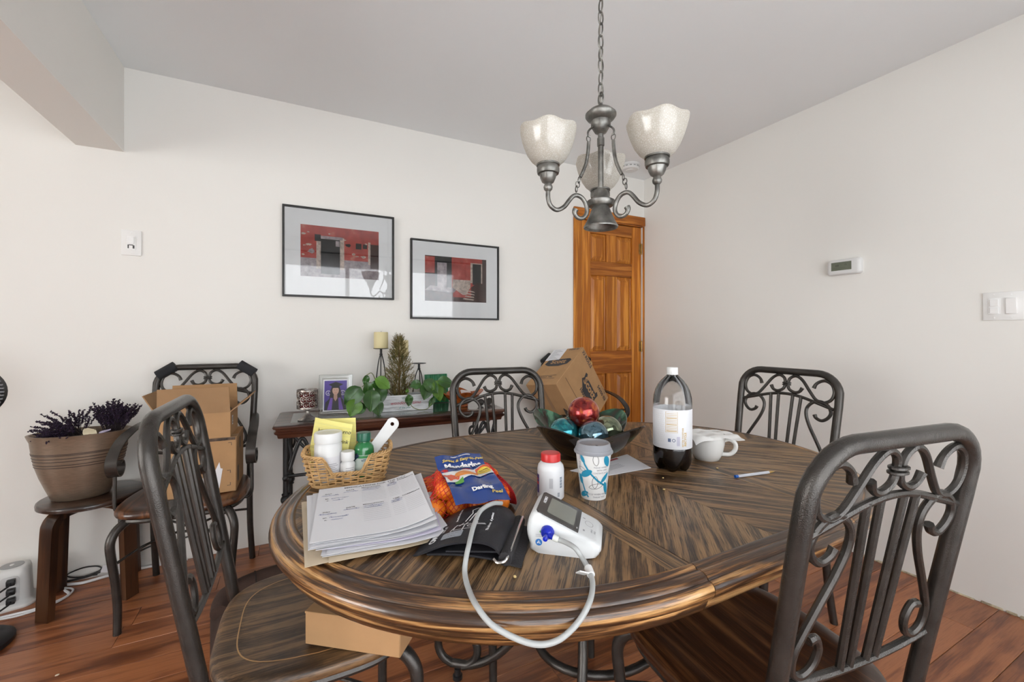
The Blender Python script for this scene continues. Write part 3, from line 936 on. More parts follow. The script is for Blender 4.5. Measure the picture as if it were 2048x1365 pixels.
for i, (a, b_, r) in enumerate(((.03, .82, .03), (.09, .86, .018), (.10, .62, .035), (.04, .60, .02), (.03, .42, .02), (.66, .49, .03), (.71, .45, .022), (.79, .45, .035), (.35, .86, .018), (.55, .76, .018), (.83, .72, .02))): A_.append(('peeled_patch', blob(a, b_, r, 20 + i, sy=.8), M_PPALE))
B_ = [('wall_shade', R4(0, .17, 0, 1), M_PBRN), ('red_strip', R4(0, .15, .62, .98), M_RED), ('doorway', R4(.16, .42, .22, 1), M_PDARK), ('door_leaf', R4(.19, .34, .24, .86), M_PGREY), ('bench', R4(0, .44, 0, .28), M_PBRN), ('bench_top', [(0, .24), (.45, .20), (.52, .30), (.08, .34)], M_PGREY), ('peeled_wall', [(.43, .32), (.44, .50), (.73, .50), (.73, .34), (.66, .16), (.60, .16)], M_PPALE), ('window_surround', R4(.73, .93, .44, .90), M_PPALE), ('window_dark', R4(.765, .91, .40, .88), M_PDARK), ('red_heap', [(.74, 0), (.74, .34), (.86, .46), (1, .40), (1, 0)], M_PBRN), ('floor_shade', R4(.44, .76, 0, .10), M_PBRN), ('corner_shade', R4(.93, 1, .3, 1), M_PBRN)]
for i in range(4): B_.append(('slat', [(.60 + .03 * i, .06 + .06 * i), (.78 + .01 * i, .04 + .06 * i), (.79, .065 + .06 * i), (.62 + .03 * i, .09 + .06 * i)], M_PPALE))
picture('larger looking black framed print of a red plaster facade with dark doorway', -2.678, -2.070, 1.358, 1.868, A_, 'black framed prints')
picture('black framed print of a red wall with bench, hung nearer the door', -1.968, -1.356, 1.244, 1.752, B_, 'black framed prints')

# ---- switches, thermostat, smoke detector
M_SW = mat('switch_plate', (0.79, 0.785, 0.765), 0.35)
M_SW2 = mat('switch_rocker', (0.83, 0.825, 0.81), 0.3)
M_SHADOW = mat('slot_dark', (0.06, 0.06, 0.058), 0.6)
t = thing('wall_switch', 'white single dimmer switch plate on the back wall, left', 'switch', (-3.324, 0, 1.592), rot=(PI / 2, 0, 0), group='wall switch plates')
obj('plate', rbox(-.0385, .0385, -.0615, .0615, 0, .006, .003, 2), M_SW, t)
obj('frame', join(rbox(-.018, .018, -.034, .034, .006, .0085, .001)), M_SW2, t)
obj('rocker', rbox(-.013, .013, -.006, .028, .0085, .0125, .002), M_SW2, t)
obj('slot', join(box(-.013, -.008, -.028, -.010, .0084, .0088), box(.006, .013, -.028, -.012, .0084, .0088), box(-.008, .008, -.013, -.009, .0084, .0088)), M_SHADOW, t)
for q in (-.048, .048): obj('screw', xf(lathe([(0, .0075), (.003, .0072), (.0034, .006)], 12), T(0, q, 0)), M_SW2, t)
t = thing('wall_switch', 'white double switch plate on the right wall', 'switch', (0, -2.043, 1.265), rot=(PI / 2, 0, -PI / 2), group='wall switch plates')
obj('plate', rbox(-.0585, .0585, -.0590, .0590, 0, .006, .003, 2), M_SW, t)
for i, xq in enumerate((-.024, .024)):
    obj('frame', rbox(xq - .0175, xq + .0175, -.034, .034, .006, .0082, .001), M_SW2, t)
    if i == 0:
        obj('rocker', rbox(xq - .013, xq + .013, -.001, .029, .008, .0115, .0015), M_SW2, t)
        obj('slider', rbox(xq - .013, xq + .013, -.030, -.005, .008, .0105, .0015), M_SW2, t)
    else:
        obj('rocker', xf(rbox(xq - .0155, xq + .0155, -.032, .032, 0, .004, .0015), T(0, 0, .0078, rx=.05)), M_SW2, t)
    for q in (-.048, .048): obj('screw', xf(lathe([(0, .0075), (.003, .0072), (.0034, .006)], 12), T(xq, q, 0)), M_SW2, t)
t = thing('thermostat', 'white wall thermostat with grey green display', 'thermostat', (0, -1.473, 1.506), rot=(PI / 2, 0, -PI / 2))
rr = []
for s_, zq in ((1.0, 0), (1.0, .012), (.97, .020), (.90, .026), (.80, .028)):
    rr.append([(x * s_ if abs(x) < .07 else x - math.copysign(.08 * (1 - s_), x), y_ * s_ - 0 * zq, zq) for x, y_ in rrect(.160, .084, .016)])
obj('body', loft(rr, True, True, True), M_WHITE, t)
obj('display', box(-.054, .040, -.018, .026, .0276, .0288), mat('lcd_green_grey', (0.13, 0.145, 0.105), 0.3), t)
obj('digits', join(xf(txt_geo('68', .016, .0004), T(-.026, .008, .0291)), xf(txt_geo('72', .011, .0003), T(0.014, .010, .0291)), poly([(-.045, -.005), (.012, -.005), (.012, -.0042), (-.045, -.0042)], .0291)), mat('lcd_ink', (0.07, 0.08, 0.06), 0.5), t)
t = thing('smoke_detector', 'round white smoke detector on the ceiling in the corner', 'smoke detector', (-0.335, -0.20, H), rot=(PI, 0, 0))
obj('base', lathe([(0.0, 0.0), (.070, 0.0), (.070, .012), (.066, .014)], 36), M_WHITE, t)
obj('cover', lathe([(.064, .012), (.066, .030), (.058, .040), (.034, .044), (.033, .048), (0, .049)], 36), M_WHITE, t)
obj('vent', join(*[xf(box(.0595, .0668, -.008, .008, .020, .026), T(rz=2 * PI * k / 14)) for k in range(14)]), mat('detector_vent', (0.25, 0.25, 0.24), 0.7), t)

# ================================================================ CHANDELIER
CX_, CY_ = -1.79, -1.66
M_PEW = mat('antique_pewter', (0.20, 0.195, 0.18), 0.42, 0.85, var=0.55, vscale=28, bump=0.35, bscale=120)
def shade_mat():
    m, nt, b = _new('cracked_white_glass'); N, L = nt.nodes, nt.links
    N.remove(b)
    tc = N.new('ShaderNodeTexCoord'); v = N.new('ShaderNodeTexVoronoi'); v.inputs['Scale'].default_value = 190; v.feature = 'DISTANCE_TO_EDGE'
    L.new(tc.outputs['Object'], v.inputs['Vector'])
    rp = N.new('ShaderNodeValToRGB'); e = rp.color_ramp.elements
    e[0].position = 0.0; e[0].color = (0.68, 0.64, 0.56, 1); e[1].position = 0.25; e[1].color = (0.84, 0.82, 0.77, 1)
    L.new(v.outputs['Distance'], rp.inputs[0])
    d = N.new('ShaderNodeBsdfDiffuse'); t = N.new('ShaderNodeBsdfTranslucent'); gl = N.new('ShaderNodeBsdfGlossy'); gl.inputs['Roughness'].default_value = 0.18
    L.new(rp.outputs[0], d.inputs[0]); L.new(rp.outputs[0], t.inputs[0])
    mx = N.new('ShaderNodeMixShader'); mx.inputs[0].default_value = 0.5; L.new(d.outputs[0], mx.inputs[1]); L.new(t.outputs[0], mx.inputs[2])
    m2 = N.new('ShaderNodeMixShader'); m2.inputs[0].default_value = 0.06; L.new(mx.outputs[0], m2.inputs[1]); L.new(gl.outputs[0], m2.inputs[2])
    L.new(m2.outputs[0], N['Material Output'].inputs[0])
    return m
M_SHADE = shade_mat()
t = thing('chandelier', 'pewter chandelier with three white cracked glass shades hung on a chain', 'chandelier', (CX_, CY_, 1.465))
Z0 = 1.465
def zz_(l): return [(r, z - Z0) for r, z in l]
obj('bell', lathe(zz_([(.046, 1.478), (.051, 1.472), (.052, 1.476), (.044, 1.490), (.034, 1.512), (.026, 1.533), (.022, 1.54)]), 32), M_PEW, t)
obj('flange', lathe(zz_([(.010, 1.535), (.036, 1.538), (.042, 1.546), (.042, 1.553), (.030, 1.560), (.024, 1.566), (.022, 1.578), (.018, 1.588), (.010, 1.592)]), 32), M_PEW, t)
obj('stem', lathe(zz_([(.0085, 1.56), (.0085, 1.72), (.011, 1.722), (.011, 1.745), (.0085, 1.747), (.0085, 1.78)]), 16), M_PEW, t)
obj('crown', lathe(zz_([(.008, 1.757), (.018, 1.762), (.030, 1.782), (.030, 1.796), (.040, 1.803), (.0465, 1.812), (.0465, 1.818), (.034, 1.830), (.014, 1.836), (.008, 1.846), (.004, 1.852)]), 36, mod=lambda q, z, a, j: (q * (1 - .04 * (abs(math.sin(a * 4)) if 0 < j < 4 else 0)), 0)), M_PEW, t)
obj('loop', tube([(0.0, .011 * math.cos(a), 1.866 - Z0 + .018 * math.sin(a)) for a in [k * 2 * PI / 18 for k in range(18)]], .0027, 8, closed=True), M_PEW, t)
zl = 1.893; k = 0
while zl < 2.40:
    ax = k % 2
    pts = []
    for q in range(16):
        a = 2 * PI * q / 16
        s, c = math.sin(a) * .0205, math.cos(a) * .0085
        pts.append((c if ax == 0 else 0, 0 if ax == 0 else c, zl - Z0 + s))
    obj('chain_link', tube(pts, .0024, 6, closed=True), M_PEW, t)
    zl += .0365; k += 1
obj('cord', tube([(0.004 * math.sin(i * .8), 0.004 * math.cos(i * .8), 1.85 - Z0 + i * .03) for i in range(20)], .0019, 6), mat('lamp_cord', (0.25, 0.24, 0.21), 0.5), t)
obj('canopy', lathe(zz_([(.008, 2.39), (.014, 2.395), (.05, 2.415), (.062, 2.43), (.062, 2.4395)]), 32), M_PEW, t)
for ang in (197, 322, 79):
    ca = math.radians(ang)
    dv = RGT * math.cos(ca) + FWD * math.sin(ca)
    def rz_(r, z): return Vector((dv.x * r, dv.y * r, z - Z0))
    arm = [rz_(r, z) for r, z in ((.172, 1.578), (.172, 1.548), (.165, 1.527), (.150, 1.516), (.136, 1.517), (.119, 1.528), (.105, 1.546), (.092, 1.560), (.079, 1.564), (.063, 1.558), (.051, 1.542), (.046, 1.520), (.053, 1.503), (.067, 1.496), (.081, 1.501), (.087, 1.513), (.084, 1.521))]
    c = cr(arm, 5)
    a = obj('arm', tube(c, [.0066 if i < len(c) - 10 else .0066 + .0003 * (i - len(c) + 10) for i in range(len(c))], 10), M_PEW, t)
    cup = obj('cup', xf(lathe(zz_([(.006, 1.566), (.012, 1.572), (.0135, 1.579), (.011, 1.586), (.010, 1.589), (.018, 1.594), (.0235, 1.606), (.0255, 1.616), (.031, 1.618), (.033, 1.624), (.033, 1.634), (.030, 1.640), (.034, 1.641), (.034, 1.647), (.02, 1.650)]), 32, mod=lambda q, z, u, j: (q * (1 - .05 * abs(math.sin(u * 4))) if 5 <= j <= 7 else q, 0)), T(dv.x * .172, dv.y * .172, 0)), M_PEW, t)
    prof = [(.028, 1.643), (.036, 1.646), (.050, 1.658), (.062, 1.676), (.071, 1.697), (.078, 1.718), (.083, 1.738), (.0835, 1.745), (.081, 1.745), (.075, 1.717), (.068, 1.698), (.059, 1.679), (.047, 1.661), (.034, 1.649), (.027, 1.646)]
    def md(q, z, u, j):
        f = max(0, (z - (1.66 - Z0)) / .09)
        w = math.cos(6 * u)
        return q * (1 + .030 * f * w), .0032 * f * w
    obj('glass_shade', xf(lathe(zz_(prof), 60, mod=md), T(dv.x * .172, dv.y * .172, 0)), M_SHADE, t, ang=70)
    rod = obj('hanger_rod', tube(cr([rz_(.041, 1.728), rz_(.043, 1.70), rz_(.049, 1.665), rz_(.060, 1.636), rz_(.068, 1.620)], 5), .0052, 8), M_PEW, t)
    sd = Vector((-dv.y, dv.x, 0))
    for (r0, zc, flip) in ((.041, 1.738, 0), (.0725, 1.610, 1), (.077, 1.597, 0), (.081, 1.583, 1)):
        pts = []
        for q in range(12):
            u = 2 * PI * q / 12
            pts.append(rz_(r0, zc) + Vector((0, 0, .0095 * math.sin(u))) + (sd if flip else dv) * (.0065 * math.cos(u)))
        obj('ring_link', tube(pts, .0017, 6, closed=True), M_PEW, t)
    obj('hook', tube(cr([rz_(.026, 1.776), rz_(.036, 1.768), rz_(.043, 1.758), rz_(.042, 1.747), rz_(.036, 1.745)], 4), .003, 7), M_PEW, t)

# ================================================================ CONSOLE TABLE
KZ = 0.72
t = thing('console_table', 'long dark wood console table with glass inset top on scrolled iron legs', 'table', (-2.112, -0.262, 0), math.radians(-3.0))
CONS = t
M_CON = wood('console_mahogany', [(0.022, 0.007, 0.005), (0.060, 0.020, 0.012), (0.105, 0.040, 0.022)], along=1.4, across=20, rough=0.28, grain=0.4, coat=0.5)
KL, KD = 0.59, 0.21
def krect(d, r=.02): return [(x, y_) for x, y_ in rrect(2 * (KL - d), 2 * (KD - d), max(.004, r - d * .3))]
prof = [(.075, KZ - .004), (.070, KZ), (.012, KZ), (.004, KZ - .003), (0, KZ - .010), (.004, KZ - .017), (.012, KZ - .020), (.014, KZ - .026), (.006, KZ - .032), (.008, KZ - .040), (.018, KZ - .047), (.022, KZ - .062), (.05, KZ - .064)]
obj('top_frame', loft([[(x, y_, z) for x, y_ in krect(d)] for d, z in prof], True, False, True), M_CON, t, ang=50)
obj('glass_inset', box(-KL + .072, KL - .072, -KD + .072, KD - .072, KZ - .004, KZ - .0005), mat('bevelled_glass_top', (0.055, 0.065, 0.058), 0.04, spec=0.9, coat=1.0), t)
for sx_ in (-1, 1):
    for sy_ in (-1, 1):
        x, y_ = sx_ * (KL - .055), sy_ * (KD - .05)
        l = obj('leg', join(tube([(x, y_, .655), (x, y_, 0.0)], .0125, 10), xf(sphere(.023, 16, 10), T(x, y_, .36)), xf(lathe([(.018, 0), (.0185, .004), (.013, .012)], 14), T(x, y_, .335)), xf(lathe([(.013, 0), (.0185, .008), (.018, .012)], 14), T(x, y_, .376))), M_IRON2, t)
        c = cr([(x - sx_ * .0, y_, .655), (x - sx_ * .016, y_, .60), (x - sx_ * .022, y_, .56), (x - sx_ * .012, y_, .53)], 5)
        obj('leg_collar', tube(c, .006, 8), M_IRON2, l)
    # end stretcher with ball ends
    x = sx_ * (KL - .055)
    obj('end_stretcher', join(tube([(x, -KD + .02, .47), (x, KD - .02, .47)], .008, 8), xf(sphere(.013), T(x, -KD + .02, .47))), M_IRON2, t)
    c = cr([(sx_ * .50, -KD + .05, .655), (sx_ * .455, -KD + .05, .60), (sx_ * .42, -KD + .05, .57), (sx_ * .385, -KD + .05, .585), (sx_ * .385, -KD + .05, .62), (sx_ * .405, -KD + .05, .628)], 6)
    obj('scroll_bracket', tube(c, flare(c, .007), 8), M_IRON2, t)
    c = cr([(sx_ * .52, -KD + .05, .50), (sx_ * .49, -KD + .05, .60), (sx_ * .465, -KD + .05, .645), (sx_ * .44, -KD + .05, .60), (sx_ * .415, -KD + .05, .50), (sx_ * .41, -KD + .05, .44)], 6)
    obj('arch_bracket', tube(c, .009, 8), M_IRON2, t)
obj('long_stretcher', tube([(-KL + .055, -KD + .05, .47), (KL - .055, -KD + .05, .47)], .008, 8), M_IRON2, t)
def kon(x, y_, z=KZ): return Vector((x, y_, z))

# ---- filigree candle holder
M_SILV = mat('antique_silver', (0.42, 0.39, 0.36), 0.35, 0.9, var=0.4, vscale=60)
t = thing('candle_holder', 'antique silver filigree candle holder on a footed stem', 'candle holder', (-2.560, -0.335, KZ))
obj('foot', lathe([(0, .001), (.044, .001), (.045, .005), (.036, .010), (.018, .022), (.009, .036), (.0075, .046), (.012, .050), (.016, .054), (.010, .058), (0, .058)], 28), M_SILV, t)
obj('cup', lathe([(0, .060), (.038, .060), (.040, .064), (.040, .145), (.038, .145), (.037, .066), (0, .064)], 28), mat('dark_red_glass', (0.10, 0.012, 0.015), 0.15, spec=0.7), t)
g = MB()
RC = .0475
for row in range(3):
    for k in range(11):
        a0 = 2 * PI * (k + .5 * (row % 2)) / 11
        pts = []
        for q in range(15):
            u = 2 * PI * q / 15 * .92
            rr_ = .0145 * (1 - .0 * q)
            a = a0 + rr_ * math.cos(u) / RC
            pts.append((RC * math.cos(a), RC * math.sin(a), .081 + row * .026 + rr_ * math.sin(u)))
        g.add(tube(pts, .0017, 5))
        pts = []
        for q in range(12):
            u = 2.5 * PI * q / 12; rr_ = .0085 * (1 - .6 * q / 12)
            a = a0 + (rr_ * math.cos(u)) / RC
            pts.append((RC * math.cos(a), RC * math.sin(a), .081 + row * .026 + rr_ * math.sin(u)))
        g.add(tube(pts, .0014, 5))
obj('filigree', g.geo(), M_SILV, t)
for zq in (.064, .149):
    obj('band', lathe([(RC - .002, zq - .004), (RC + .0015, zq - .004), (RC + .0015, zq + .004), (RC - .002, zq + .004), (RC - .002, zq - .004)], 40), M_SILV, t)

# ---- graduation photo in a glass stand
t = thing('photo_frame', 'glass photo stand with portrait of a graduate in cap and purple stole', 'photo frame', (-2.425, -0.245, KZ), rot=(PI / 2 - .14, 0, math.radians(-12)))
obj('glass_plate', rbox(-.083, .083, .002, .212, -.005, 0, .001), thin_glass('stand_glass', (0.93, 0.95, 0.95), 1.2), t)
obj('border', join(box(-.072, .072, .010, .012, .0004, .0012), box(-.072, -.070, .010, .2, .0004, .0012), box(.070, .072, .01, .2, .0004, .0012), box(-.072, .072, .198, .2, .0004, .0012)), mat('silver_edge', (0.5, 0.5, 0.5), 0.3, 0.8), t)
pf = obj('photograph', box(-.062, .062, .018, .186, .0004, .0014), M_PAPER, t)
def ph(nm, pts, c, z):
    if nm != 'backdrop': pts = [(x * 1.12, .024 + (y_ - .024) * 1.10) for x, y_ in pts]
    obj(nm, poly(pts, z), mat('photo_' + nm, c, 0.35), pf)
ph('backdrop', R4(-.056, .056, .024, .180), (0.075, 0.045, 0.27), .0016)
for sx_ in (-1, 1):
    o = obj('seal', poly(circ(.0135, 20, sx_ * .036, .115), .0017), mat('photo_seal', (0.55, 0.55, 0.66), 0.35), pf)
    obj('seal_mark', join(poly(circ(.010, 18, sx_ * .036, .115), .0018)), mat('photo_backdrop', (0.075, 0.045, 0.27), 0.35), pf)
    obj('seal_mark', join(xf(line2([(-.006, 0), (.006, 0)], .0012), T(sx_ * .036, .112, .0019)), xf(line2([(0, -.006), (0, .007)], .0012), T(sx_ * .036, .115, .0019))), mat('photo_seal', (0.55, 0.55, 0.66), 0.35), pf)
ph('gown', [(-.048, .024), (-.044, .062), (-.026, .080), (-.012, .088), (.014, .088), (.028, .080), (.045, .060), (.048, .024)], (0.012, 0.011, 0.016), .0020)
ph('hair', [(-.028, .058), (-.024, .115), (-.016, .140), (.016, .140), (.024, .115), (.029, .058), (.014, .056), (-.014, .056)], (0.022, 0.013, 0.012), .0021)
ph('neck', [(-.008, .080), (-.008, .100), (.008, .100), (.008, .080), (0, .066)], (0.50, 0.30, 0.22), .0022)
ph('face', [(.0145 * math.cos(a), .118 + .0205 * math.sin(a)) for a in [k * 2 * PI / 24 for k in range(24)]], (0.58, 0.36, 0.27), .0023)
ph('mouth', [(-.006, .1085), (0, .106), (.006, .1085), (0, .1075)], (0.42, 0.10, 0.10), .0024)
for sx_ in (-1, 1): ph('eye', [(sx_ * .0058 + .0022 * math.cos(a), .121 + .0011 * math.sin(a)) for a in [k * PI / 6 for k in range(12)]], (0.03, 0.02, 0.02), .0024)
ph('cap', [(-.032, .147), (0, .160), (.034, .147), (.017, .139), (.016, .130), (-.016, .130), (-.017, .139)], (0.008, 0.008, 0.010), .0025)
for sx_ in (-1, 1): ph('stole', [(sx_ * .012, .082), (sx_ * .022, .084), (sx_ * .036, .026), (sx_ * .016, .026)], (0.17, 0.08, 0.42), .0023)

# ---- planter box with lettering
t = thing('planter_box', 'small whitewashed wooden planter box with faded lettering', 'planter', (-2.065, -0.250, KZ), math.radians(-5))
M_WASH = mat('whitewashed_wood', (0.60, 0.61, 0.62), 0.75, var=0.35, vscale=14, stretch=(1.2, 8, 8), bump=0.3, bscale=40)
PBX, PBY, PBH = .158, .052, .088
for nm, q in (('side_board', (-PBX, PBX, -PBY, -PBY + .009, .0, PBH * .49)), ('side_board', (-PBX, PBX, -PBY, -PBY + .009, PBH * .50, PBH)), ('side_board', (-PBX, PBX, PBY - .009, PBY, 0, PBH)), ('end_board', (-PBX, -PBX + .009, -PBY + .009, PBY - .009, 0, PBH)), ('end_board', (PBX - .009, PBX, -PBY + .009, PBY - .009, 0, PBH)), ('bottom_board', (-PBX + .009, PBX - .009, -PBY + .009, PBY - .009, 0, .008))):
    obj(nm, rbox(*q, .001), M_WASH, t)
obj('soil', box(-PBX + .009, PBX - .009, -PBY + .009, PBY - .009, .06, .076), mat('soil', (0.03, 0.018, 0.012), 0.95, bump=1.0, bscale=80), t)
FR = T(0, -PBY - .0006, 0, rx=PI / 2)
obj('lettering', xf(txt_geo("it's a", .017, .0002), FR @ T(.0, .070, 0)), mat('teal_letters', (0.10, 0.25, 0.24), 0.7), t)
obj('lettering', xf(txt_geo('wonderful time', .027, .0002, .35), FR @ T(.004, .045, 0)), mat('faded_red_letters', (0.42, 0.10, 0.12), 0.7), t)
obj('lettering', xf(txt_geo('of the year', .015, .0002), FR @ T(.0, .019, 0)), mat('teal_letters', (0.10, 0.25, 0.24), 0.7), t)
# ---- little dried cypress growing in it
t = thing('small_cypress', 'little dried olive brown cypress tree in the whitewashed planter', 'plant', (-2.090, -0.245, KZ + .07))
obj('trunk', tube([(0, 0, 0), (.003, .002, .15), (0, 0, .30), (-.002, 0, .345)], [.006, .005, .003, .001], 7), mat('cypress_bark', (0.12, 0.07, 0.03), 0.9), t)
gs = [MB(), MB(), MB()]
rq = random.Random(11)
for i in range(1050):
    h = rq.random() ** 1.25
    z = .005 + h * .33
    rad = (.135 * (1 - h) ** 0.80 + .008) * (0.45 if h < .08 else 1)
    a = rq.uniform(0, 2 * PI); f = rq.uniform(.1, 1.0)
    p0 = Vector((math.cos(a) * rad * f * .72, math.sin(a) * rad * f * .55, z))
    L_ = rq.uniform(.018, .040)
    d = Vector((math.cos(a) * .8, math.sin(a) * .8, rq.uniform(.35, 1.3))).normalized()
    p1 = p0 + d * L_ * .5 + Vector((rq.uniform(-.004, .004),) * 3); p2 = p0 + d * L_ + Vector((0, 0, rq.uniform(0, .008)))
    m_ = gs[rq.choice((0, 0, 1, 1, 2))]
    m_.add(tube([p0, p1, p2], [.0013, .0011, .0004], 3, cap=False))
    for q in range(4):
        w = p0.lerp(p2, rq.uniform(.15, .9)); e = Vector((rq.uniform(-1, 1), rq.uniform(-1, 1), rq.uniform(.2, 1))).normalized() * rq.uniform(.005, .011)
        m_.add(tube([w, w + e], [.0010, .0003], 3, cap=False))
for g, c in zip(gs, ((0.13, 0.105, 0.028), (0.20, 0.15, 0.05), (0.08, 0.085, 0.022))):
    o = obj('foliage', g.geo(), mat('cypress_%.2f' % c[0], c, 0.8), t, fix=False); o['kind'] = 'stuff'
# ---- trailing philodendron leaves
M_LEAF = mat('philodendron_leaf', (0.030, 0.098, 0.016), 0.33, var=0.35, vscale=18, coat=0.2)
M_LEAF2 = mat('young_leaf', (0.105, 0.235, 0.030), 0.35, var=0.3, vscale=18)
M_VINE = mat('vine_stem', (0.16, 0.18, 0.05), 0.6)
def leaf_geo(w, l, fold=.18, droop=.25):
    def out(s):   # half width along the length, heart shaped
        return w * (math.sin(PI * min(1, s * 1.02)) ** .62) * (1 - .45 * s) * 1.15 if s < .985 else 0.0
    rows = 10; vs = []; fs = []
    for i in range(rows + 1):
        s = i / rows
        hw = out(s)
        zc = -droop * l * s * s
        back = -.12 * l * (1 - s) ** 3
        for j, q in enumerate((-1, -.55, 0, .55, 1)):
            vs.append(Vector((q * hw, s * l + (back if abs(q) > .5 else 0), zc + abs(q) * hw * fold + .004 * math.sin(s * 9) * abs(q))))
    for i in range(rows):
        for j in range(4):
            fs.append((i * 5 + j, i * 5 + j + 1, (i + 1) * 5 + j + 1, (i + 1) * 5 + j))
    return vs, fs
def vine(label, leaves, stems, grp):
    t = thing('philodendron_vine', label, 'plant', leaves[0][0], 0, grp)
    o0 = Vector(leaves[0][0])
    for s in stems:
        obj('stem', tube(cr([Vector(p) - o0 for p in s], 5), .0019, 6), M_VINE, t)
    for i, (p, tip, w, l, young) in enumerate(leaves):
        d = Vector(tip).normalized()
        up = Vector((.25, -1, .45)); up = (up - d * up.dot(d)).normalized(); x_ = d.cross(up).normalized()
        R = Matrix((x_, d, up)).transposed().to_4x4()
        lf = obj('leaf', xf(leaf_geo(w, l), Matrix.Translation(Vector(p) - o0) @ R), M_LEAF2 if young else M_LEAF, t, ang=80)
        obj('leaf_vein', xf(tube([(0, l * q / 5, -.25 * l * (q / 5) ** 2 + .0012) for q in range(6)], .0007, 4), Matrix.Translation(Vector(p) - o0) @ R), M_LEAF2, lf)
FY_ = -.325
vine('glossy green philodendron trailing over the left of the planter box', [
    ((-2.225, FY_, .905), (.55, -.2, -.35), .040, .085, 1), ((-2.275, FY_ - .01, .885), (.10, -.2, -1), .030, .075, 0), ((-2.315, FY_, .860), (-.7, -.3, -.75), .052, .105, 0),
    ((-2.210, FY_, .860), (.10, -.35, -1), .042, .085, 0), ((-2.255, FY_ - .02, .845), (-.05, -.45, -1), .050, .105, 0), ((-2.330, FY_ - .01, .800), (-.35, -.35, -.9), .046, .085, 1),
    ((-2.235, FY_ - .02, .790), (.28, -.4, -1), .040, .078, 0), ((-2.295, FY_, .775), (-.6, -.4, -.4), .036, .070, 0), ((-2.275, FY_ + .01, .925), (-.2, -.3, -1), .020, .055, 0), ((-2.250, FY_, .880), (.9, -.1, -.15), .026, .055, 0)],
    [[(-2.19, -.25, .79), (-2.22, -.29, .86), (-2.26, -.31, .89), (-2.30, -.325, .87)], [(-2.19, -.25, .79), (-2.24, -.30, .93), (-2.275, -.315, .93)], [(-2.20, -.26, .79), (-2.25, -.31, .82), (-2.32, -.33, .81)], [(-2.18, -.26, .79), (-2.19, -.29, .90), (-2.15, -.3, .94)]], 'philodendron vines on the console')
vine('glossy green philodendron trailing over the right of the planter box', [
    ((-1.960, FY_, .880), (.55, -.3, -.45), .046, .095, 0), ((-1.950, FY_ - .01, .872), (-.25, -.4, -1), .044, .095, 0), ((-1.905, FY_, .870), (.35, -.3, -1), .045, .110, 1),
    ((-1.880, FY_, .880), (.9, -.2, -.2), .040, .090, 0), ((-1.990, FY_, .870), (-.8, -.2, -.1), .030, .060, 0), ((-1.895, FY_ + .02, .860), (.6, -.2, -.9), .048, .115, 0),
    ((-2.055, FY_ - .01, .808), (-.05, -.4, -1), .026, .058, 0), ((-1.915, FY_ - .01, .785), (-.5, -.3, -.7), .018, .055, 0), ((-2.062, FY_, .825), (-.1, -.3, .9), .012, .025, 1)],
    [[(-1.96, -.25, .79), (-1.95, -.29, .86), (-1.93, -.31, .88), (-1.88, -.325, .88)], [(-2.06, -.25, .79), (-2.06, -.315, .815), (-2.055, -.335, .80), (-2.04, -.335, .75), (-2.0, -.345, .728), (-1.95, -.345, .732), (-1.915, -.335, .78)]], 'philodendron vines on the console')
# ---- tripod candle stands and candles
M_WAX = mat('ivory_wax', (0.66, 0.58, 0.33), 0.5, sss=0.25)
for i, (x, y_, zp, hc, lb) in enumerate(((-2.172, -.15, 1.064, .095, 'tall black wire tripod candle stand, leftmost on the console'), (-2.048, -.125, 1.014, .097, 'middle black wire tripod candle stand behind the small cypress'), (-1.945, -.13, .970, 0, 'short empty black wire tripod candle stand'))):
    t = thing('candle_stand', lb, 'candle stand', (x, y_, KZ), .4 * i, 'wire tripod candle stands')
    h = zp - KZ
    obj('dish', lathe([(0, h - .002), (.030, h - .002), (.042, h), (.043, h + .003), (.030, h + .001), (0, h + .001)], 28), M_IRON2, t)
    obj('collar', lathe([(.007, h - .002), (.007, h - .028), (.009, h - .030), (.009, h - .036), (.004, h - .04)], 12), M_IRON2, t)
    for k in range(3):
        a = 2 * PI * k / 3 + .3
        c = cr([(.004 * math.cos(a), .004 * math.sin(a), h - .03), (.020 * math.cos(a), .020 * math.sin(a), h * .72), (.034 * math.cos(a), .034 * math.sin(a), h * .40), (.050 * math.cos(a), .050 * math.sin(a), .003)], 5)
        obj('leg', tube(c, .0032, 7), M_IRON2, t)
    if hc:
        c = thing('pillar_candle', ('thick ivory pillar candle on the tallest stand', 'thick ivory pillar candle half hidden by the cypress')[i], 'candle', (x, y_, zp + .001), 0, 'ivory pillar candles')
        obj('wax', lathe([(0, 0), (.038, 0), (.0395, .003), (.0395, hc - .004), (.037, hc), (.028, hc - .003), (0, hc - .006)], 32), M_WAX, c)
        obj('wick', tube([(0, 0, hc - .006), (.001, 0, hc + .006)], .001, 5), M_BLACK, c)
# ---- green glass plate leaning on the wall
t = thing('green_glass_plate', 'square green ribbed glass plate propped upright on the console', 'plate', (-1.820, -.10, KZ), rot=(PI / 2 - .22, 0, math.radians(0)))
M_GG = mat('green_glass', (0.045, 0.26, 0.115), 0.12, spec=0.7, trans=0.25, ior=1.3)
def gp(u, v):
    return ((u - .5) * .142, v * .176, .004 * math.cos(u * 2 * PI * 5) + .002)
obj('glass', sheet(gp, 60, 4, .006), M_GG, t)
obj('edge', join(tube([(-.071, 0, .003), (-.071, .176, .003), (.071, .176, .003), (.071, 0, .003)], .0032, 6)), M_GG, t)
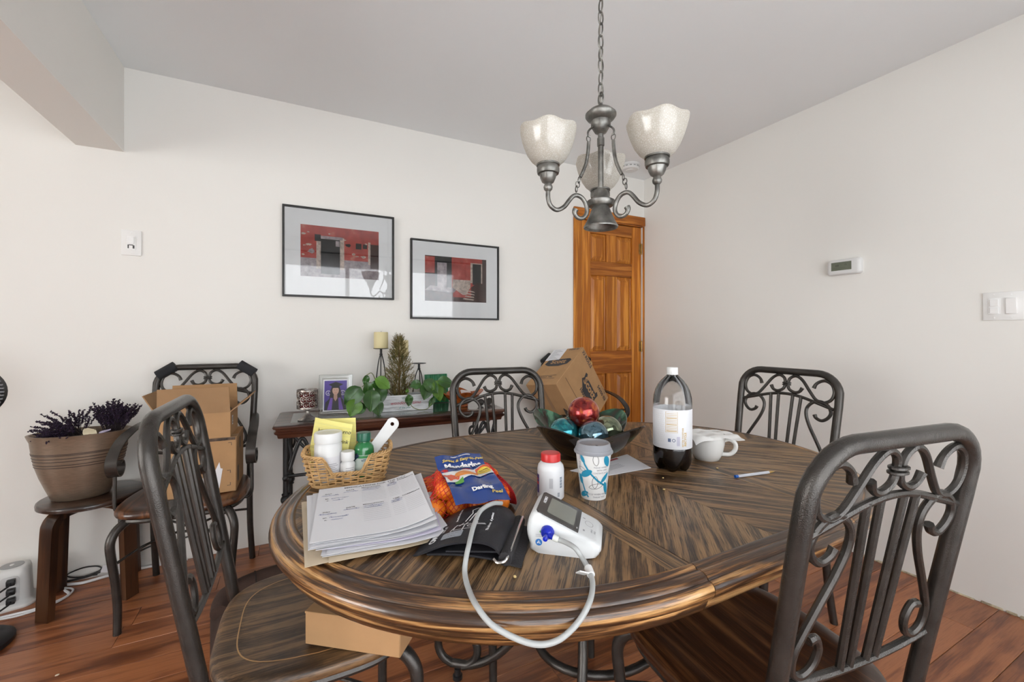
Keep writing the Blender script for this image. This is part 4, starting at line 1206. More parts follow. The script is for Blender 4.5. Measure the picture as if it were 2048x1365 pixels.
# ---- amber glass bowl with cards
t = thing('amber_glass_bowl', 'amber orange art glass dish with wavy rim on the console', 'bowl', (-1.735, -.30, KZ))
M_AMB = mat('amber_glass', (0.46, 0.105, 0.018), 0.10, spec=0.8, trans=0.35, ior=1.35, var=0.4, vscale=30)
def am(q, z, a, j):
    f = max(0, (z - .02) / .07)
    return q * (1 + .10 * f * math.cos(4 * a + .5)), .012 * f * math.cos(4 * a + .5)
obj('glass', lathe([(0, .004), (.035, .0), (.040, .004), (.036, .012), (.06, .028), (.10, .060), (.122, .085), (.118, .087), (.096, .064), (.055, .033), (0, .018)], 44, mod=am), M_AMB, t)
t = thing('card', 'small stack of pale cards standing in the amber dish', 'card', (-1.700, -.285, KZ + .062), rot=(.95, .25, .45))
obj('card_face', join(rbox(-.042, .042, -.027, .027, 0, .004, .0008), xf(rbox(-.042, .042, -.027, .027, 0, .003, .0008), T(.004, .003, .0045, rz=.06))), mat('pale_card', (0.62, 0.56, 0.54), 0.6), t)
obj('print', join(*[poly(R4(-.036, .03 - .008 * (k % 2), -.018 + k * .009, -.016 + k * .009), .0079) for k in range(4)]), mat('card_print', (0.40, 0.22, 0.22), 0.6), t)
t = thing('sunglasses', 'folded black sunglasses lying beside the amber dish', 'glasses', (-1.600, -.335, KZ), math.radians(20))
g = MB()
for sx_ in (-1, 1):
    g.add(xf(tube([(.026 * math.cos(a), 0, .021 + .019 * math.sin(a)) for a in [k * 2 * PI / 18 for k in range(18)]], .0028, 6, closed=True), T(sx_ * .034, 0, 0)))
    g.add(tube([(sx_ * .06, 0, .03), (sx_ * .062, .006, .028), (sx_ * -.05, .016 + .004 * sx_, .020)], .0028, 6))
g.add(tube(cr([(-.009, 0, .026), (0, 0, .030), (.009, 0, .026)], 3), .0026, 6))
obj('rims', g.geo(), M_BLACK, t)
for sx_ in (-1, 1): obj('lens', xf(prism(circ(.0255, 20, 0, 0, .74), -.001, .001), T(sx_ * .034, 0, .021, rx=PI / 2)), mat('dark_lens', (0.02, 0.018, 0.016), 0.06, spec=0.8), t)
# ================================================================ LEFT CORNER
# ---- bentwood stool
M_STOOL = wood('dark_bentwood', [(0.016, 0.006, 0.003), (0.042, 0.016, 0.007), (0.075, 0.032, 0.014)], axis='Z', along=1.4, across=18, rough=0.3, grain=0.4, coat=0.4)
M_STOOLT = wood('dark_stool_top', [(0.013, 0.006, 0.004), (0.030, 0.013, 0.008), (0.050, 0.024, 0.014)], along=1.4, across=18, rough=0.3, grain=0.4, coat=0.4)
t = thing('stool', 'dark brown bentwood stool carrying the bronze planter', 'stool', (-3.41, -0.172, 0), math.radians(12))
t.scale = (1, 1, .966)
rings = [[(r * math.cos(2 * PI * k / 48), r * math.sin(2 * PI * k / 48), z) for k in range(48)] for r, z in ((.168, .436), (.174, .440), (.175, .450), (.173, .458), (.166, .4615), (.0, .4615))]
obj('seat', loft(rings, True, True, False), M_STOOLT, t, ang=50)
for k in range(4):
    a = math.radians(-135 + 90 * k)
    dv = Vector((math.cos(a), math.sin(a), 0)); sd = Vector((-dv.y, dv.x, 0))
    P = [dv * r + Vector((0, 0, z)) for r, z in ((.03, .422), (.09, .422), (.125, .419), (.147, .408), (.160, .388), (.165, .36), (.170, .25), (.176, .10), (.180, 0.0))]
    P = cr(P, 4); prof = [(-.028, -.013), (.028, -.013), (.028, .013), (-.028, .013)]
    obj('leg', sweep(P, prof, sd), M_STOOL, t, ang=40)
# ---- oval bronze planter
t = thing('bronze_planter', 'oval bronze coloured planter with dark ring lines on the stool', 'planter', (-3.445, -0.185, 0.4470))
def bronze():
    m = mat('brushed_bronze', (0.225, 0.165, 0.118), 0.36, 0.45, var=0.14, vscale=40, stretch=(1, 1, 9))
    return m
PP = [(.088, 0), (.094, .003), (.112, .05), (.130, .10), (.144, .15), (.153, .20), (.159, .25), (.168, .272), (.170, .278), (.160, .279), (.150, .262), (.140, .20), (.125, .12)]
def oval(q, z, a, j): return q, 0
g = lathe(PP, 56)
g = [Vector((p.x, p.y * (.66 + .14 * (1 - p.z / .28)), p.z)) for p in g[0]], g[1]
obj('pot', g, bronze(), t, ang=60)
M_RL = mat('planter_line', (0.045, 0.028, 0.022), 0.5)
for zq in (.150, .160, .175, .187, .200, .205):
    r = .144 + (.153 - .144) * (zq - .15) / .05 + .0006
    rr = [[(rq_ * math.cos(2 * PI * k / 56), rq_ * math.sin(2 * PI * k / 56) * (.66 + .14 * (1 - zq / .28)), z) for k in range(56)] for rq_, z in ((r, zq - .0016), (r + .0008, zq), (r, zq + .0016))]
    obj('ring_line', loft(rr), M_RL, t)
obj('filling', xf(prism(circ(.135, 32, 0, 0, .68), .215, .222), T()), mat('dark_filling', (0.02, 0.014, 0.016), 0.95, bump=.8, bscale=60), t)
# ---- dried lavender
M_LAV = mat('dried_lavender', (0.030, 0.016, 0.040), 0.9, var=0.5, vscale=60)
M_LST = mat('lavender_stem', (0.035, 0.025, 0.028), 0.9)
def lavender(label, c, n, seed, ax, spread, ln, grp):
    q = random.Random(seed)
    t = thing('lavender_bundle', label, 'dried flowers', c, 0, grp)
    st, fl = MB(), MB()
    for i in range(n):
        b0 = Vector((q.uniform(-.03, .03), q.uniform(-.02, .02), q.uniform(-.01, .02)))
        d = (Vector(ax) + Vector((q.uniform(-1, 1) * spread[0], q.uniform(-1, 1) * spread[1], q.uniform(-1, 1) * spread[2]))).normalized()
        L_ = ln * q.uniform(.65, 1.1)
        e = b0 + d * L_
        mid = b0 + d * L_ * .55 + Vector((0, 0, .008))
        st.add(tube([b0, mid, e], .0011, 4, cap=False))
        m0 = q.uniform(.42, .55)
        k = 0; s = m0
        while s < 1.0:
            p = b0.lerp(mid, s / .55) if s < .55 else mid.lerp(e, (s - .55) / .45)
            for w in range(3):
                o = Vector((q.uniform(-1, 1), q.uniform(-1, 1), q.uniform(-1, 1))).normalized() * .0035
                fl.add(xf(([(0, 0, .0045), (.0032, 0, 0), (-.0016, .0028, 0), (-.0016, -.0028, 0), (0, 0, -.0045)], [(0, 1, 2), (0, 2, 3), (0, 3, 1), (4, 2, 1), (4, 3, 2), (4, 1, 3)]), T(*(p + o), q.uniform(0, 3), q.uniform(0, 3), 0, s=q.uniform(.7, 1.25))))
            s += .055
    obj('stems', st.geo(), M_LST, t, fix=False)
    obj('blossoms', fl.geo(), M_LAV, t, ang=None, fix=False)
lavender('drooping dried purple lavender spreading over the planter left side', (-3.455, -0.190, .700), 95, 3, (-.55, -.25, .35), (.95, .6, .42), .135, 'dried lavender bundles')
lavender('upright bunch of dried purple lavender in the planter right side', (-3.345, -0.175, .700), 110, 5, (.18, 0, .85), (.5, .35, .2), .135, 'dried lavender bundles')
t = thing('gift_tag', 'cream paper tag with red seal tucked among the lavender', 'tag', (-3.395, -0.262, .728), rot=(1.05, .1, .15))
obj('card', xf(prism(blob(0, 0, .036, 8, 14, .75), 0, .0012), T()), mat('cream_card', (0.70, 0.62, 0.44), 0.7), t)
obj('print', join(poly(circ(.008, 16, .004, -.010, .6), .0014)), mat('red_print', (0.42, 0.07, 0.07), 0.6), t)
obj('print', join(*[poly(R4(-.018, .018, .004 + .006 * k, .0055 + .006 * k), .0014) for k in range(3)]), mat('tan_print', (0.42, 0.34, 0.2), 0.6), t)
obj('ribbon', xf(sheet(lambda u, v: (.03 + .035 * u, -.004 + .014 * (v - .5) * (1 - .6 * u) + .02 * u, .004 * math.sin(u * 5)), 8, 2, .0006), T()), mat('lilac_ribbon', (0.42, 0.38, 0.50), 0.35), t)
# ---- fan at the very edge
t = thing('pedestal_fan', 'black pedestal fan with slatted grille cut by the left edge', 'fan', (-3.672, -0.430, 0))
obj('base', lathe([(0, 0), (.112, 0), (.118, .006), (.118, .020), (.105, .030), (.03, .038), (0, .038)], 44), mat('fan_black', (0.014, 0.014, 0.016), 0.42), t)
obj('pole', lathe([(.014, .03), (.014, .80), (.011, .802), (.011, .84)], 20), MATS['fan_black'], t)
HD = T(0, 0, .935, rx=PI / 2, rz=math.radians(15))
hd = obj('head', xf(lathe([(0, -.05), (.05, -.05), (.09, -.02), (.098, 0), (.09, .02), (.085, .022), (.085, -.01), (0, -.02)], 40), HD), MATS['fan_black'], t)
for k in range(13):
    yq = -.078 + .013 * k
    w = math.sqrt(max(.0001, .092 ** 2 - yq ** 2))
    obj('slat', xf(rbox(-w, w, yq - .0026, yq + .0026, .016, .026, .0008), HD), mat('fan_slat', (0.17, 0.17, 0.18), 0.35), hd)
obj('neck', rbox(-.022, .022, -.02, .02, .80, .835, .006, 2), mat('fan_grey', (0.22, 0.22, 0.23), 0.4), t)
# ---- power tower and cords
M_TOW = mat('tower_white', (0.72, 0.72, 0.70), 0.4)
t = thing('power_strip', 'white tower power strip with black plugs by the wall', 'power strip', (-3.690, -0.105, 0), math.radians(15))
rings = [[(x * s, y_ * s, z) for x, y_ in rrect(.118, .118, .03)] for s, z in ((1.25, 0), (1.28, .006), (1.24, .014), (1.06, .020), (1.0, .03), (.93, .14), (.86, .156), (.70, .162))]
obj('body', loft(rings, True, True, True), M_TOW, t, ang=45)
obj('top_disc', lathe([(.036, .162), (.036, .164), (0, .164)], 24), mat('tower_grey', (0.34, 0.34, 0.34), 0.4), t)
obj('button', lathe([(.007, .164), (.007, .1665), (0, .167)], 16), M_TOW, t)
obj('socket_panel', xf(prism(rrect(.056, .115, .016), 0, .003), T(0, -.0585, .080, rx=PI / 2 + .04)), mat('tower_panel', (0.66, 0.66, 0.65), 0.4), t)
for k, zq in enumerate((.118, .080, .042)):
    p = obj('plug', xf(rbox(-.013, .013, -.012, .012, 0, .026, .004, 2), T(.006, -.060, zq, rx=PI / 2)), M_BLACK, t)
    obj('plug_cord', tube(cr([(.006, -.086, zq), (.0, -.105, zq - .004), (-.06, -.13, zq - .028), (-.16, -.13, zq - .045)], 6), .0036, 7), M_BLACK, p)
def cord(label, pts, r, m_, grp='cords on the floor by the wall'):
    o = obj('cord', tube(cr(pts, 7), r, 7), m_); tag(o, label, 'cord', grp)
M_WC = mat('white_cord', (0.74, 0.74, 0.75), 0.45)
cord('flat white cord running along the floor in front of the power strip', [(-3.95, -.26, .006), (-3.75, -.235, .006), (-3.66, -.225, .006), (-3.56, -.21, .006), (-3.50, -.15, .006), (-3.53, -.09, .006)], .0055, M_WC)
cord('thin white cord curving round the power strip foot', [(-3.9, -.22, .005), (-3.75, -.225, .005), (-3.62, -.24, .005), (-3.52, -.19, .005), (-3.50, -.10, .005), (-3.58, -.04, .005)], .0038, M_WC)
cord('white cord along the foot of the back wall behind the stool', [(-3.60, -.03, .007), (-3.54, -.04, .007), (-3.48, -.055, .008), (-3.40, -.03, .007), (-3.33, -.02, .007), (-3.22, -.018, .007), (-3.1, -.015, .007)], .0065, M_WC)
cord('black cord looped on the floor under the stool', [(-3.62, -.02, .018), (-3.52, -.03, .020), (-3.45, -.02, .030), (-3.43, -.015, .042), (-3.45, -.012, .055), (-3.50, -.012, .058), (-3.55, -.014, .040), (-3.52, -.02, .024), (-3.44, -.03, .022)], .0030, M_BLACK)
cord('black cord rising from the floor behind the armchair', [(-3.60, -.02, .010), (-3.46, -.025, .022), (-3.36, -.03, .060), (-3.28, -.02, .095), (-3.22, -.014, .110), (-3.12, -.012, .115), (-3.0, -.012, .14)], .0040, M_BLACK)
t = tag(obj('cord_label', xf(rbox(-.022, .022, -.001, .001, -.016, .016, .0008), T(-3.400, -.040, .044, ry=.3, rz=.2)), M_PAPER), 'small white paper label on the black cord', 'label')
# ---- brown floor cushion
M_CUSH = mat('brown_fleece', (0.050, 0.028, 0.021), 0.95, var=0.2, vscale=20, bump=0.4, bscale=220)
t = thing('floor_cushion', 'dark brown fabric pet cushion with rolled edge on the floor', 'cushion', (-2.60, -0.74, 0), math.radians(8))
def cush(u, v):
    a = (u - .5) * 2; b_ = (v - .5) * 2
    e = max(0, 1 - abs(a) ** 4) ** .5 * max(0, 1 - abs(b_) ** 4) ** .5
    return (a * .30, b_ * .24, .004 + .055 * e + .006 * math.sin(a * 9) * math.cos(b_ * 7) * e)
obj('pad', sheet(cush, 24, 20), M_CUSH, t)
obj('bolster', tube(cr([(-.27, .10, .05), (-.24, .19, .058), (-.14, .225, .062), (.0, .23, .062), (.16, .225, .06), (.26, .18, .055)], 6), [.018 + .034 * math.sin(PI * min(1, .15 + .7 * k / 30)) for k in range(31)], 14), M_CUSH, t)
obj('piping', tube([(-.14, .225 + .053 * math.cos(a), .062 + .053 * math.sin(a)) for a in [k * 2 * PI / 24 for k in range(24)]], .0022, 6, closed=True), mat('dark_piping', (0.015, 0.010, 0.009), 0.9), t)

# ================================================================ CARTONS
def carton_faces(w, d, h, th=.004):
    return rbox(-w / 2, w / 2, -d / 2, d / 2, 0, h, .0025)
# lower closed box on the armchair by the wall
t = thing('cardboard_box', 'closed brown cardboard box on armchair seat, torn white label on front', 'box', (-2.965, -0.355, 0.4612), math.radians(-1), 'cardboard boxes')
obj('carton', rbox(-.122, .122, -.122, .122, 0, .238, .003), M_KRAFT, t)
obj('tape_edge', box(-.124, .124, -.1232, -.06, .2378, .2392), mat('worn_tape', (0.30, 0.18, 0.09), 0.4), t)
obj('tape_scuff', box(-.02, .118, -.1236, -.1222, .226, .2375), mat('scuffed_print', (0.07, 0.045, 0.03), 0.7, var=.8, vscale=60), t)
obj('torn_label', xf(poly([(-.05, .020), (.060, .022), (.072, .105), (.064, .108), (.060, .135), (.044, .098), (.034, .112), (.030, .092), (.006, .075), (-.03, .062), (-.045, .058)]), T(0, -.1228, 0, rx=PI / 2)), M_PAPER, t)
obj('print_mark', join(*[xf(line2(q, .0011), T(0, -.1226, 0, rx=PI / 2)) for q in ([(.088, .030), (.100, .030), (.100, .042)], [(.088, .095), (.100, .095), (.100, .083)], [(.092, .215), (.104, .215), (.104, .203)])]), M_INK, t)
obj('print_mark', xf(join(poly(R4(-.09, -.05, .03, .10)), poly(R4(-.02, .01, .165, .215))), T(.1226, 0, 0, rx=PI / 2, rz=PI / 2)), mat('faded_ink', (0.10, 0.075, 0.06), 0.7), t)
# upper open box
t = thing('cardboard_box', 'open brown cardboard box with raised flaps on top of the closed one', 'box', (-2.992, -0.370, 0.7006), math.radians(-2), 'cardboard boxes')
W_, D_, H_ = .128, .102, .108
th = .004
obj('front_panel', box(-W_, W_, -D_, -D_ + th, 0, H_), M_KRAFT, t)
obj('back_panel', box(-W_, W_, D_ - th, D_, 0, H_), M_KRAFT, t)
obj('side_panel', box(-W_, -W_ + th, -D_ + th, D_ - th, 0, H_), M_KRAFT, t)
sp = obj('side_panel', box(W_ - th, W_, -D_ + th, D_ - th, 0, H_), M_KRAFT, t)
obj('bottom_panel', box(-W_ + th, W_ - th, -D_ + th, D_ - th, 0, th), M_KRAFT, t)
def flap(x0, x1, l, skew=0): return [(x0, 0), (x1, 0), (x1 - skew, l), (x0 + skew, l)]
obj('flap', xf(prism(flap(-W_, W_, .112, .004), -th / 2, th / 2), T(0, -D_ + th / 2, H_, rx=PI / 2 + .10)), M_KRAFT2, t)
obj('flap', xf(prism(flap(-W_, W_, .105, .004), -th / 2, th / 2), T(0, D_ - th / 2, H_, rx=PI / 2 - .06)), M_KRAFT, t)
obj('flap', xf(prism(flap(-D_, D_, .10, .006), -th / 2, th / 2), T(W_ - th / 2, 0, H_, rx=.70, rz=-PI / 2)), M_KRAFT2, t)
obj('flap', xf(prism(flap(-D_, D_, .10, .006), -th / 2, th / 2), T(-W_ + th / 2, 0, H_, rx=1.05, rz=PI / 2)), M_KRAFT2, t)
obj('barcode_label', xf(join(poly(R4(-.06, -.035, .045, .085))), T(W_ + .0006, 0, 0, rx=PI / 2, rz=PI / 2)), M_PAPER, t)
obj('barcode', xf(join(*[poly(R4(-.058 + .0026 * k, -.058 + .0026 * k + (.0012 if k % 3 else .0019), .062, .080)) for k in range(8)], poly(R4(-.056, -.04, .05, .058))), T(W_ + .001, 0, 0, rx=PI / 2, rz=PI / 2)), M_INK, t)
obj('print_mark', xf(join(poly([(.0, .040), (.008, .044), (.0, .048)]), poly(R4(-.01, .0, .0425, .0455))), T(.03, -D_ - .0006, 0, rx=PI / 2)), mat('faded_ink', (0.10, 0.075, 0.06), 0.7), t)
t = thing('plastic_wrap', 'crumpled clear plastic wrap inside the open cardboard box', 'packaging', (-2.905, -0.360, 0.7070))
rq = random.Random(2)
g = sphere(.05, 14, 9)
g = [Vector((p.x * 0.6, p.y * 1.0, max(0, p.z + .05) * 1.25)) * (1 + .0 * rq.random()) + Vector((rq.uniform(-.007, .007), rq.uniform(-.007, .007), 0)) for p in g[0]], g[1]
obj('film', g, mat('clear_film', (0.62, 0.60, 0.57), 0.12, spec=.8, trans=0.55, ior=1.15), t, ang=10)
# tissue roll carton lying tipped in the corner armchair
t = thing('tissue_carton', 'large brown carton of toilet paper rolls tipped on the corner armchair', 'box', (0, 0, 0))
Rm = Matrix(((.560, -.764, -.321), (.096, -.325, .941), (-.823, -.558, -.109)))
t.matrix_world = Matrix.Translation((-.955, -.280, .7555)) @ Rm.to_quaternion().to_matrix().to_4x4()
A_x, A_y, A_z = .222, .1975, .1265
obj('carton', rbox(-A_x, A_x, -A_y, A_y, -A_z, A_z, .003), M_KRAFT, t)
# broad face (-z) with the big logo; reading direction runs down the long edge
def faceB(g, du, dv, rot=0): # du along +x (long edge), dv along -y... seen from -z
    m = Matrix(((1, 0, 0, 0), (0, -1, 0, 0), (0, 0, -1, -A_z - .0007), (0, 0, 0, 1)))
    return xf(xf(g, T(du, dv, 0, rz=rot)), m)
bad = [(.8 * a, b_) for a, b_ in [(-.125, .052), (-.100, .060), (-.085, .040), (.085, .040), (.095, .062), (.125, .050), (.118, .010), (.128, -.040), (.100, -.045), (.090, -.030), (.03, -.062), (-.05, -.062), (-.095, -.030), (-.128, -.010), (-.112, .015)]]
obj('logo_badge', faceB(poly(bad), .022, .050), M_INK, t)
obj('logo_lettering', xf(faceB(txt_geo('Scott', .076, .0026), .022, .060), T(0, 0, -.0006)), MATS['kraft_cardboard'], t)
obj('logo_lettering', xf(faceB(join(txt_geo('1000', .036, .0014)), -.010, -.020), T(0, 0, -.0003)), M_INK, t)
obj('lettering', faceB(txt_geo('32 ROLLS', .034, .0010), -.136, .171), M_INK, t)
obj('lettering', faceB(txt_geo('54350 03', .034, .0012), .138, .150), M_INK, t)
obj('lettering', faceB(txt_geo('SCOTT 1000', .013, .0003), .135, .180), M_INK, t)
obj('printed_line', faceB(line2([(-.193, -.098), (-.005, -.092)], .0022), 0, 0), mat('printed_brown', (0.12, 0.07, 0.035), .8), t)
# end face (-x) with the shipping label
def faceA(g, du, dv, rot=0):
    m = Matrix(((0, 0, -1, -A_x - .0007), (0, -1, 0, 0), (-1, 0, 0, 0), (0, 0, 0, 1)))
    return xf(xf(g, T(du, dv, 0, rz=rot)), m)
obj('shipping_label', faceA(poly(R4(-.125, -.005, .065, .195)), 0, 0), M_PAPER, t)
obj('label_print', xf(faceA(join(*[poly(R4(-.11, -.03 - .02 * (k % 3), .08 + .014 * k, .084 + .014 * k)) for k in range(8)]), 0, 0), T(-.0003)), M_GINK, t)
bad2 = [(-.09, .034), (.085, .040), (.105, .020), (.09, -.020), (.03, -.040), (-.06, -.036), (-.10, -.014)]
obj('logo_badge', faceA(poly(bad2), .0, .035), M_INK, t)
obj('logo_lettering', xf(faceA(txt_geo('Scott', .058, .0018), .005, .042), T(-.0006)), M_KRAFT, t)
obj('lettering', faceA(txt_geo('54350 03', .022, .0008), .060, .178), M_INK, t)
obj('print_panel', faceA(line2(R4(-.10, .075, -.135, -.105), .0016, True), 0, 0), M_INK, t)
obj('lettering', faceA(txt_geo('32 ROLLS  1000', .017, .0005), -.01, -.120), M_INK, t)
# lower side (+y)
obj('tape', box(-A_x, A_x, A_y + .0002, A_y + .0008, -.012, .012), mat('brown_tape', (0.30, 0.175, 0.085), .3), t)
# small box on the worn chair
t = thing('small_carton', 'small flat brown mailer box on the worn chair seat under table edge', 'box', (-2.460, -1.648, 0.4618), math.radians(-38))
obj('carton', rbox(-.113, .113, -.083, .083, 0, .072, .002), M_KRAFT, t)
obj('lid', rbox(-.1138, .1138, -.0835, .0835, .0685, .0735, .001), M_KRAFT, t)
obj('side_label', xf(join(poly(R4(-.035, .03, .012, .055))), T(.1145, 0, 0, rx=PI / 2, rz=PI / 2)), M_PAPER, t)
obj('label_print', xf(join(*[poly(R4(-.03, .022 - .01 * (k % 2), .018 + .008 * k, .0205 + .008 * k)) for k in range(4)]), T(.1148, 0, 0, rx=PI / 2, rz=PI / 2)), M_GINK, t)
# ================================================================ ON THE TABLE
TT = TZ + 0.0025      # resting height: the field plus the rim bead is uneven, things stand on the field
TS = TZ + 0.0004
def facing(p): return math.atan2(CAM.y - p.y, CAM.x - p.x)
# ---- manila envelope and the paper stack
M_MAN = mat('manila_paper', (0.66, 0.55, 0.40), 0.75, var=0.05, vscale=12)
def bent(w, h, curl=0.0, warp=0.0, ph=0.0, n=8):
    def f(u, v):
        x = (u - .5) * w; y_ = (v - .5) * h
        return (x, y_, curl * max(0, u - .55) ** 2 * 4 + warp * math.sin(u * 4 + ph) * math.cos(v * 3 + ph))
    return sheet(f, n, n, .0004)
e = obj('envelope', bent(.242, .318, .004, .0010, .4), M_MAN, loc=(-2.485, -1.733, TS + .003), rot=(0, 0, math.radians(0)))
tag(e, 'large manila envelope lying under the stack of papers', 'envelope')
yaw = math.radians(-9)
cxp, cyp = -2.472, -1.748
rq = random.Random(9)
z = TS + .0065
specs = [(.018, -.020, -3, M_MAN, 'manila sheet at the very bottom of the paper stack'), (.020, -.010, -8, M_PAPER, None), (.022, -.014, -10, M_PAPER, None), (.014, -.004, -2, M_PAPER, None), (.022, -.006, -12, mat('lilac_paper', (0.66, 0.62, 0.75), .75), 'pale lilac sheet sticking out of the paper stack'), (.010, -.002, -8, M_PAPER, None), (.020, .0, -14, M_PAPER, 'most turned white sheet, corner out at right of the stack'), (-.018, .008, -1, M_PAPER, 'white sheet sticking out left of the medication chart'), (-.010, .004, -3, M_PAPER, None), (.008, .0, -9, M_PAPER, 'white sheet directly beneath the medication chart')]
for i, (dx, dy, ro, m_, lb) in enumerate(specs):
    o = obj('loose_sheet', bent(.216, .279, .010 + .0012 * i, .0008, 1.0), m_, loc=(cxp + dx, cyp + dy, z), rot=(0, 0, math.radians(ro)))
    tag(o, lb or 'white sheet in the middle of the paper stack', 'paper', 'sheets stacked under the medication chart')
    z += .0026
t = thing('medication_chart', 'top sheet of the paper stack, a medication chart with handwriting', 'paper', (cxp - .004, cyp + .004, z + .0008), math.radians(-6))
def pz(x, y_):
    u = x / .216 + .5; v = y_ / .279 + .5
    return .022 * max(0, u - .55) ** 2 * 4 + .0008 * math.sin(u * 4 + 1) * math.cos(v * 3 + 1)
obj('sheet', sheet(lambda u, v: ((u - .5) * .216, (v - .5) * .279, pz((u - .5) * .216, (v - .5) * .279)), 16, 10, .0004), M_PAPER, t)
def onp(g): return [Vector((p.x, p.y, pz(p.x, p.y) + .0006)) for p in dense(g, .02)[0]], dense(g, .02)[1]
prn, hand, rule = MB(), MB(), MB()
prn.add(xf(txt_geo('MEDICATIONS FOR THE DAY', .0108, .0001), T(.018, .126, 0)))
for blk, y0 in ((0, .108), (1, .002)):
    for s_, x, y_ in (('DAY', -.086, -.010), ('DATE', -.040, 0), ('MEDICATION', .006, .004), ('TIME', .054, .006), ('COMMENTS', .086, .008)):
        prn.add(xf(txt_geo(s_, .0070, .0001), T(x, y0 + y_, 0)))
    prn.add(xf(txt_geo('BP:', .0062, .0001), T(-.088, y0 - .040, 0))); prn.add(xf(txt_geo('P:', .0062, .0001), T(-.086, y0 - .052, 0)))
    for k in range(9):
        yl = y0 - .008 - .0092 * k
        rule.add(poly(R4(-.016, .036, yl, yl + .0006))); rule.add(poly(R4(.043, .066, yl + .002, yl + .0026))); rule.add(poly(R4(.070, .104, yl + .003, yl + .0036)))
    hand.add(xf(squiggle(.034, .006, 10, 3 + blk), T(-.100, y0 - .022, 0))); hand.add(xf(squiggle(.030, .006, 9, 13 + blk), T(-.054, y0 - .012, 0)))
    hand.add(xf(squiggle(.040, .006, 11, 23 + blk), T(-.014, y0 - .007, 0))); hand.add(xf(squiggle(.036, .006, 10, 33 + blk), T(-.014, y0 - .016, 0)))
    hand.add(xf(squiggle(.024, .006, 7, 43 + blk), T(.042, y0 - .004, 0))); hand.add(xf(squiggle(.022, .006, 7, 53 + blk), T(.042, y0 - .013, 0)))
    hand.add(xf(squiggle(.034, .006, 9, 63 + blk), T(-.080, y0 - .042, 0))); hand.add(xf(squiggle(.020, .006, 6, 73 + blk), T(-.076, y0 - .054, 0)))
for nm_, g_, m_ in (('printed_text', prn, M_INK), ('ruled_lines', rule, M_GINK), ('handwriting', hand, M_BINK)):
    o = obj(nm_, onp(g_.geo()), m_, t); o['kind'] = 'stuff'
# ---- pencil
t = thing('pencil', 'short brown wooden pencil between papers and fruit bag', 'pencil', (-2.330, -1.640, TS + .0045), rot=(0, PI / 2, math.radians(-98)))
obj('shaft', tube([(0, 0, -.06), (0, 0, .05)], .0042, 6), mat('pencil_brown', (0.16, 0.10, 0.045), .5), t)
obj('tip', lathe([(.0042, .05), (.0010, .064), (0, .066)], 8), mat('bare_wood', (0.5, 0.36, 0.2), .7), t)
obj('end_cap', lathe([(.0043, -.06), (.0043, -.066), (0, -.0665)], 8), mat('pencil_end', (0.62, 0.56, 0.42), .5), t)

# ---- wicker basket
BC = Vector((-2.488, -1.448, TS)); BYAW = math.radians(-10)
M_WICK = mat('wicker', (0.52, 0.32, 0.14), 0.55, var=0.28, vscale=40, spec=.4)
t = thing('wicker_basket', 'natural wicker basket with dipped front holding medicine', 'basket', BC, BYAW)
def _sq():
    """unit rounded rectangle by arc length, starting at the front centre, counter-clockwise"""
    raw = []
    for k in range(721):
        a = 2 * PI * k / 720 - PI / 2
        c, n_ = math.cos(a), math.sin(a); e = .50
        raw.append((.100 * math.copysign(abs(c) ** e, c), .064 * math.copysign(abs(n_) ** e, n_)))
    L_ = [0]
    for k in range(720): L_.append(L_[-1] + math.hypot(raw[k + 1][0] - raw[k][0], raw[k + 1][1] - raw[k][1]))
    out = []; j = 0
    for k in range(1001):
        q = L_[-1] * k / 1000
        while j < 719 and L_[j + 1] < q: j += 1
        f = (q - L_[j]) / max(1e-9, L_[j + 1] - L_[j])
        out.append((raw[j][0] + (raw[j + 1][0] - raw[j][0]) * f, raw[j][1] + (raw[j + 1][1] - raw[j][1]) * f))
    return out
SQ = _sq()
def bpt(s, h):
    x, y_ = SQ[int(round((s % 1.0) * 1000)) % 1000]
    k = .92 + .17 * h
    return Vector((x * k, y_ * (.90 + .22 * h), .004 + .074 * h))
def btop(s):
    q = min(s % 1.0, 1 - s % 1.0)          # distance from the front centre
    if q < .062: return .40
    if q < .092: return .40 + .60 * (q - .062) / .03
    return 1.0 + .10 * math.sin(min(1, (q - .092) / .408) * PI)
NS = 30
obj('base', prism([(bpt(k / 60, 0).x, bpt(k / 60, 0).y) for k in range(60)], 0, .006), M_WICK, t)
for k in range(NS):
    s = (k + .5) / NS
    obj('stake', tube([bpt(s, 0), bpt(s, .5 * btop(s)), bpt(s, btop(s))], .0021, 5), M_WICK, t)
for r in range(12):
    h = (r + .5) / 12 * 1.0
    run = []; runs = []
    n_ = NS * 6
    for k in range(n_ // 2, n_ // 2 + n_ + 1):       # start at the back so the dip cuts cleanly
        s = k / n_
        if btop(s) >= h + .02:
            p = bpt(s, h); c = Vector((p.x, p.y, 0)).normalized()
            run.append(p + c * .0036 * math.cos(PI * (s * NS + r)) + Vector((0, 0, .0007 * math.sin(s * 40 + r))))
        elif run: runs.append(run); run = []
    if run: runs.append(run)
    for ru in runs:
        if len(ru) > 3: obj('weaver', tube(ru, .0021, 6), M_WICK, t)
g = MB()
for ph_ in (0, 2.1, 4.2):
    pts = []
    for k in range(240):
        s = k / 240; p = bpt(s, btop(s) + .03); c = Vector((p.x, p.y, 0)).normalized()
        u = s * 46 * PI + ph_
        pts.append(p + c * .0032 * math.cos(u) + Vector((0, 0, .0032 * math.sin(u))))
    g.add(tube(pts, .0022, 5, closed=True))
obj('braided_rim', g.geo(), M_WICK, t)
def inb(x, y_, z=.0105):
    c, s = math.cos(BYAW), math.sin(BYAW)
    return Vector((BC.x + c * x - s * y_, BC.y + s * x + c * y_, BC.z + z))
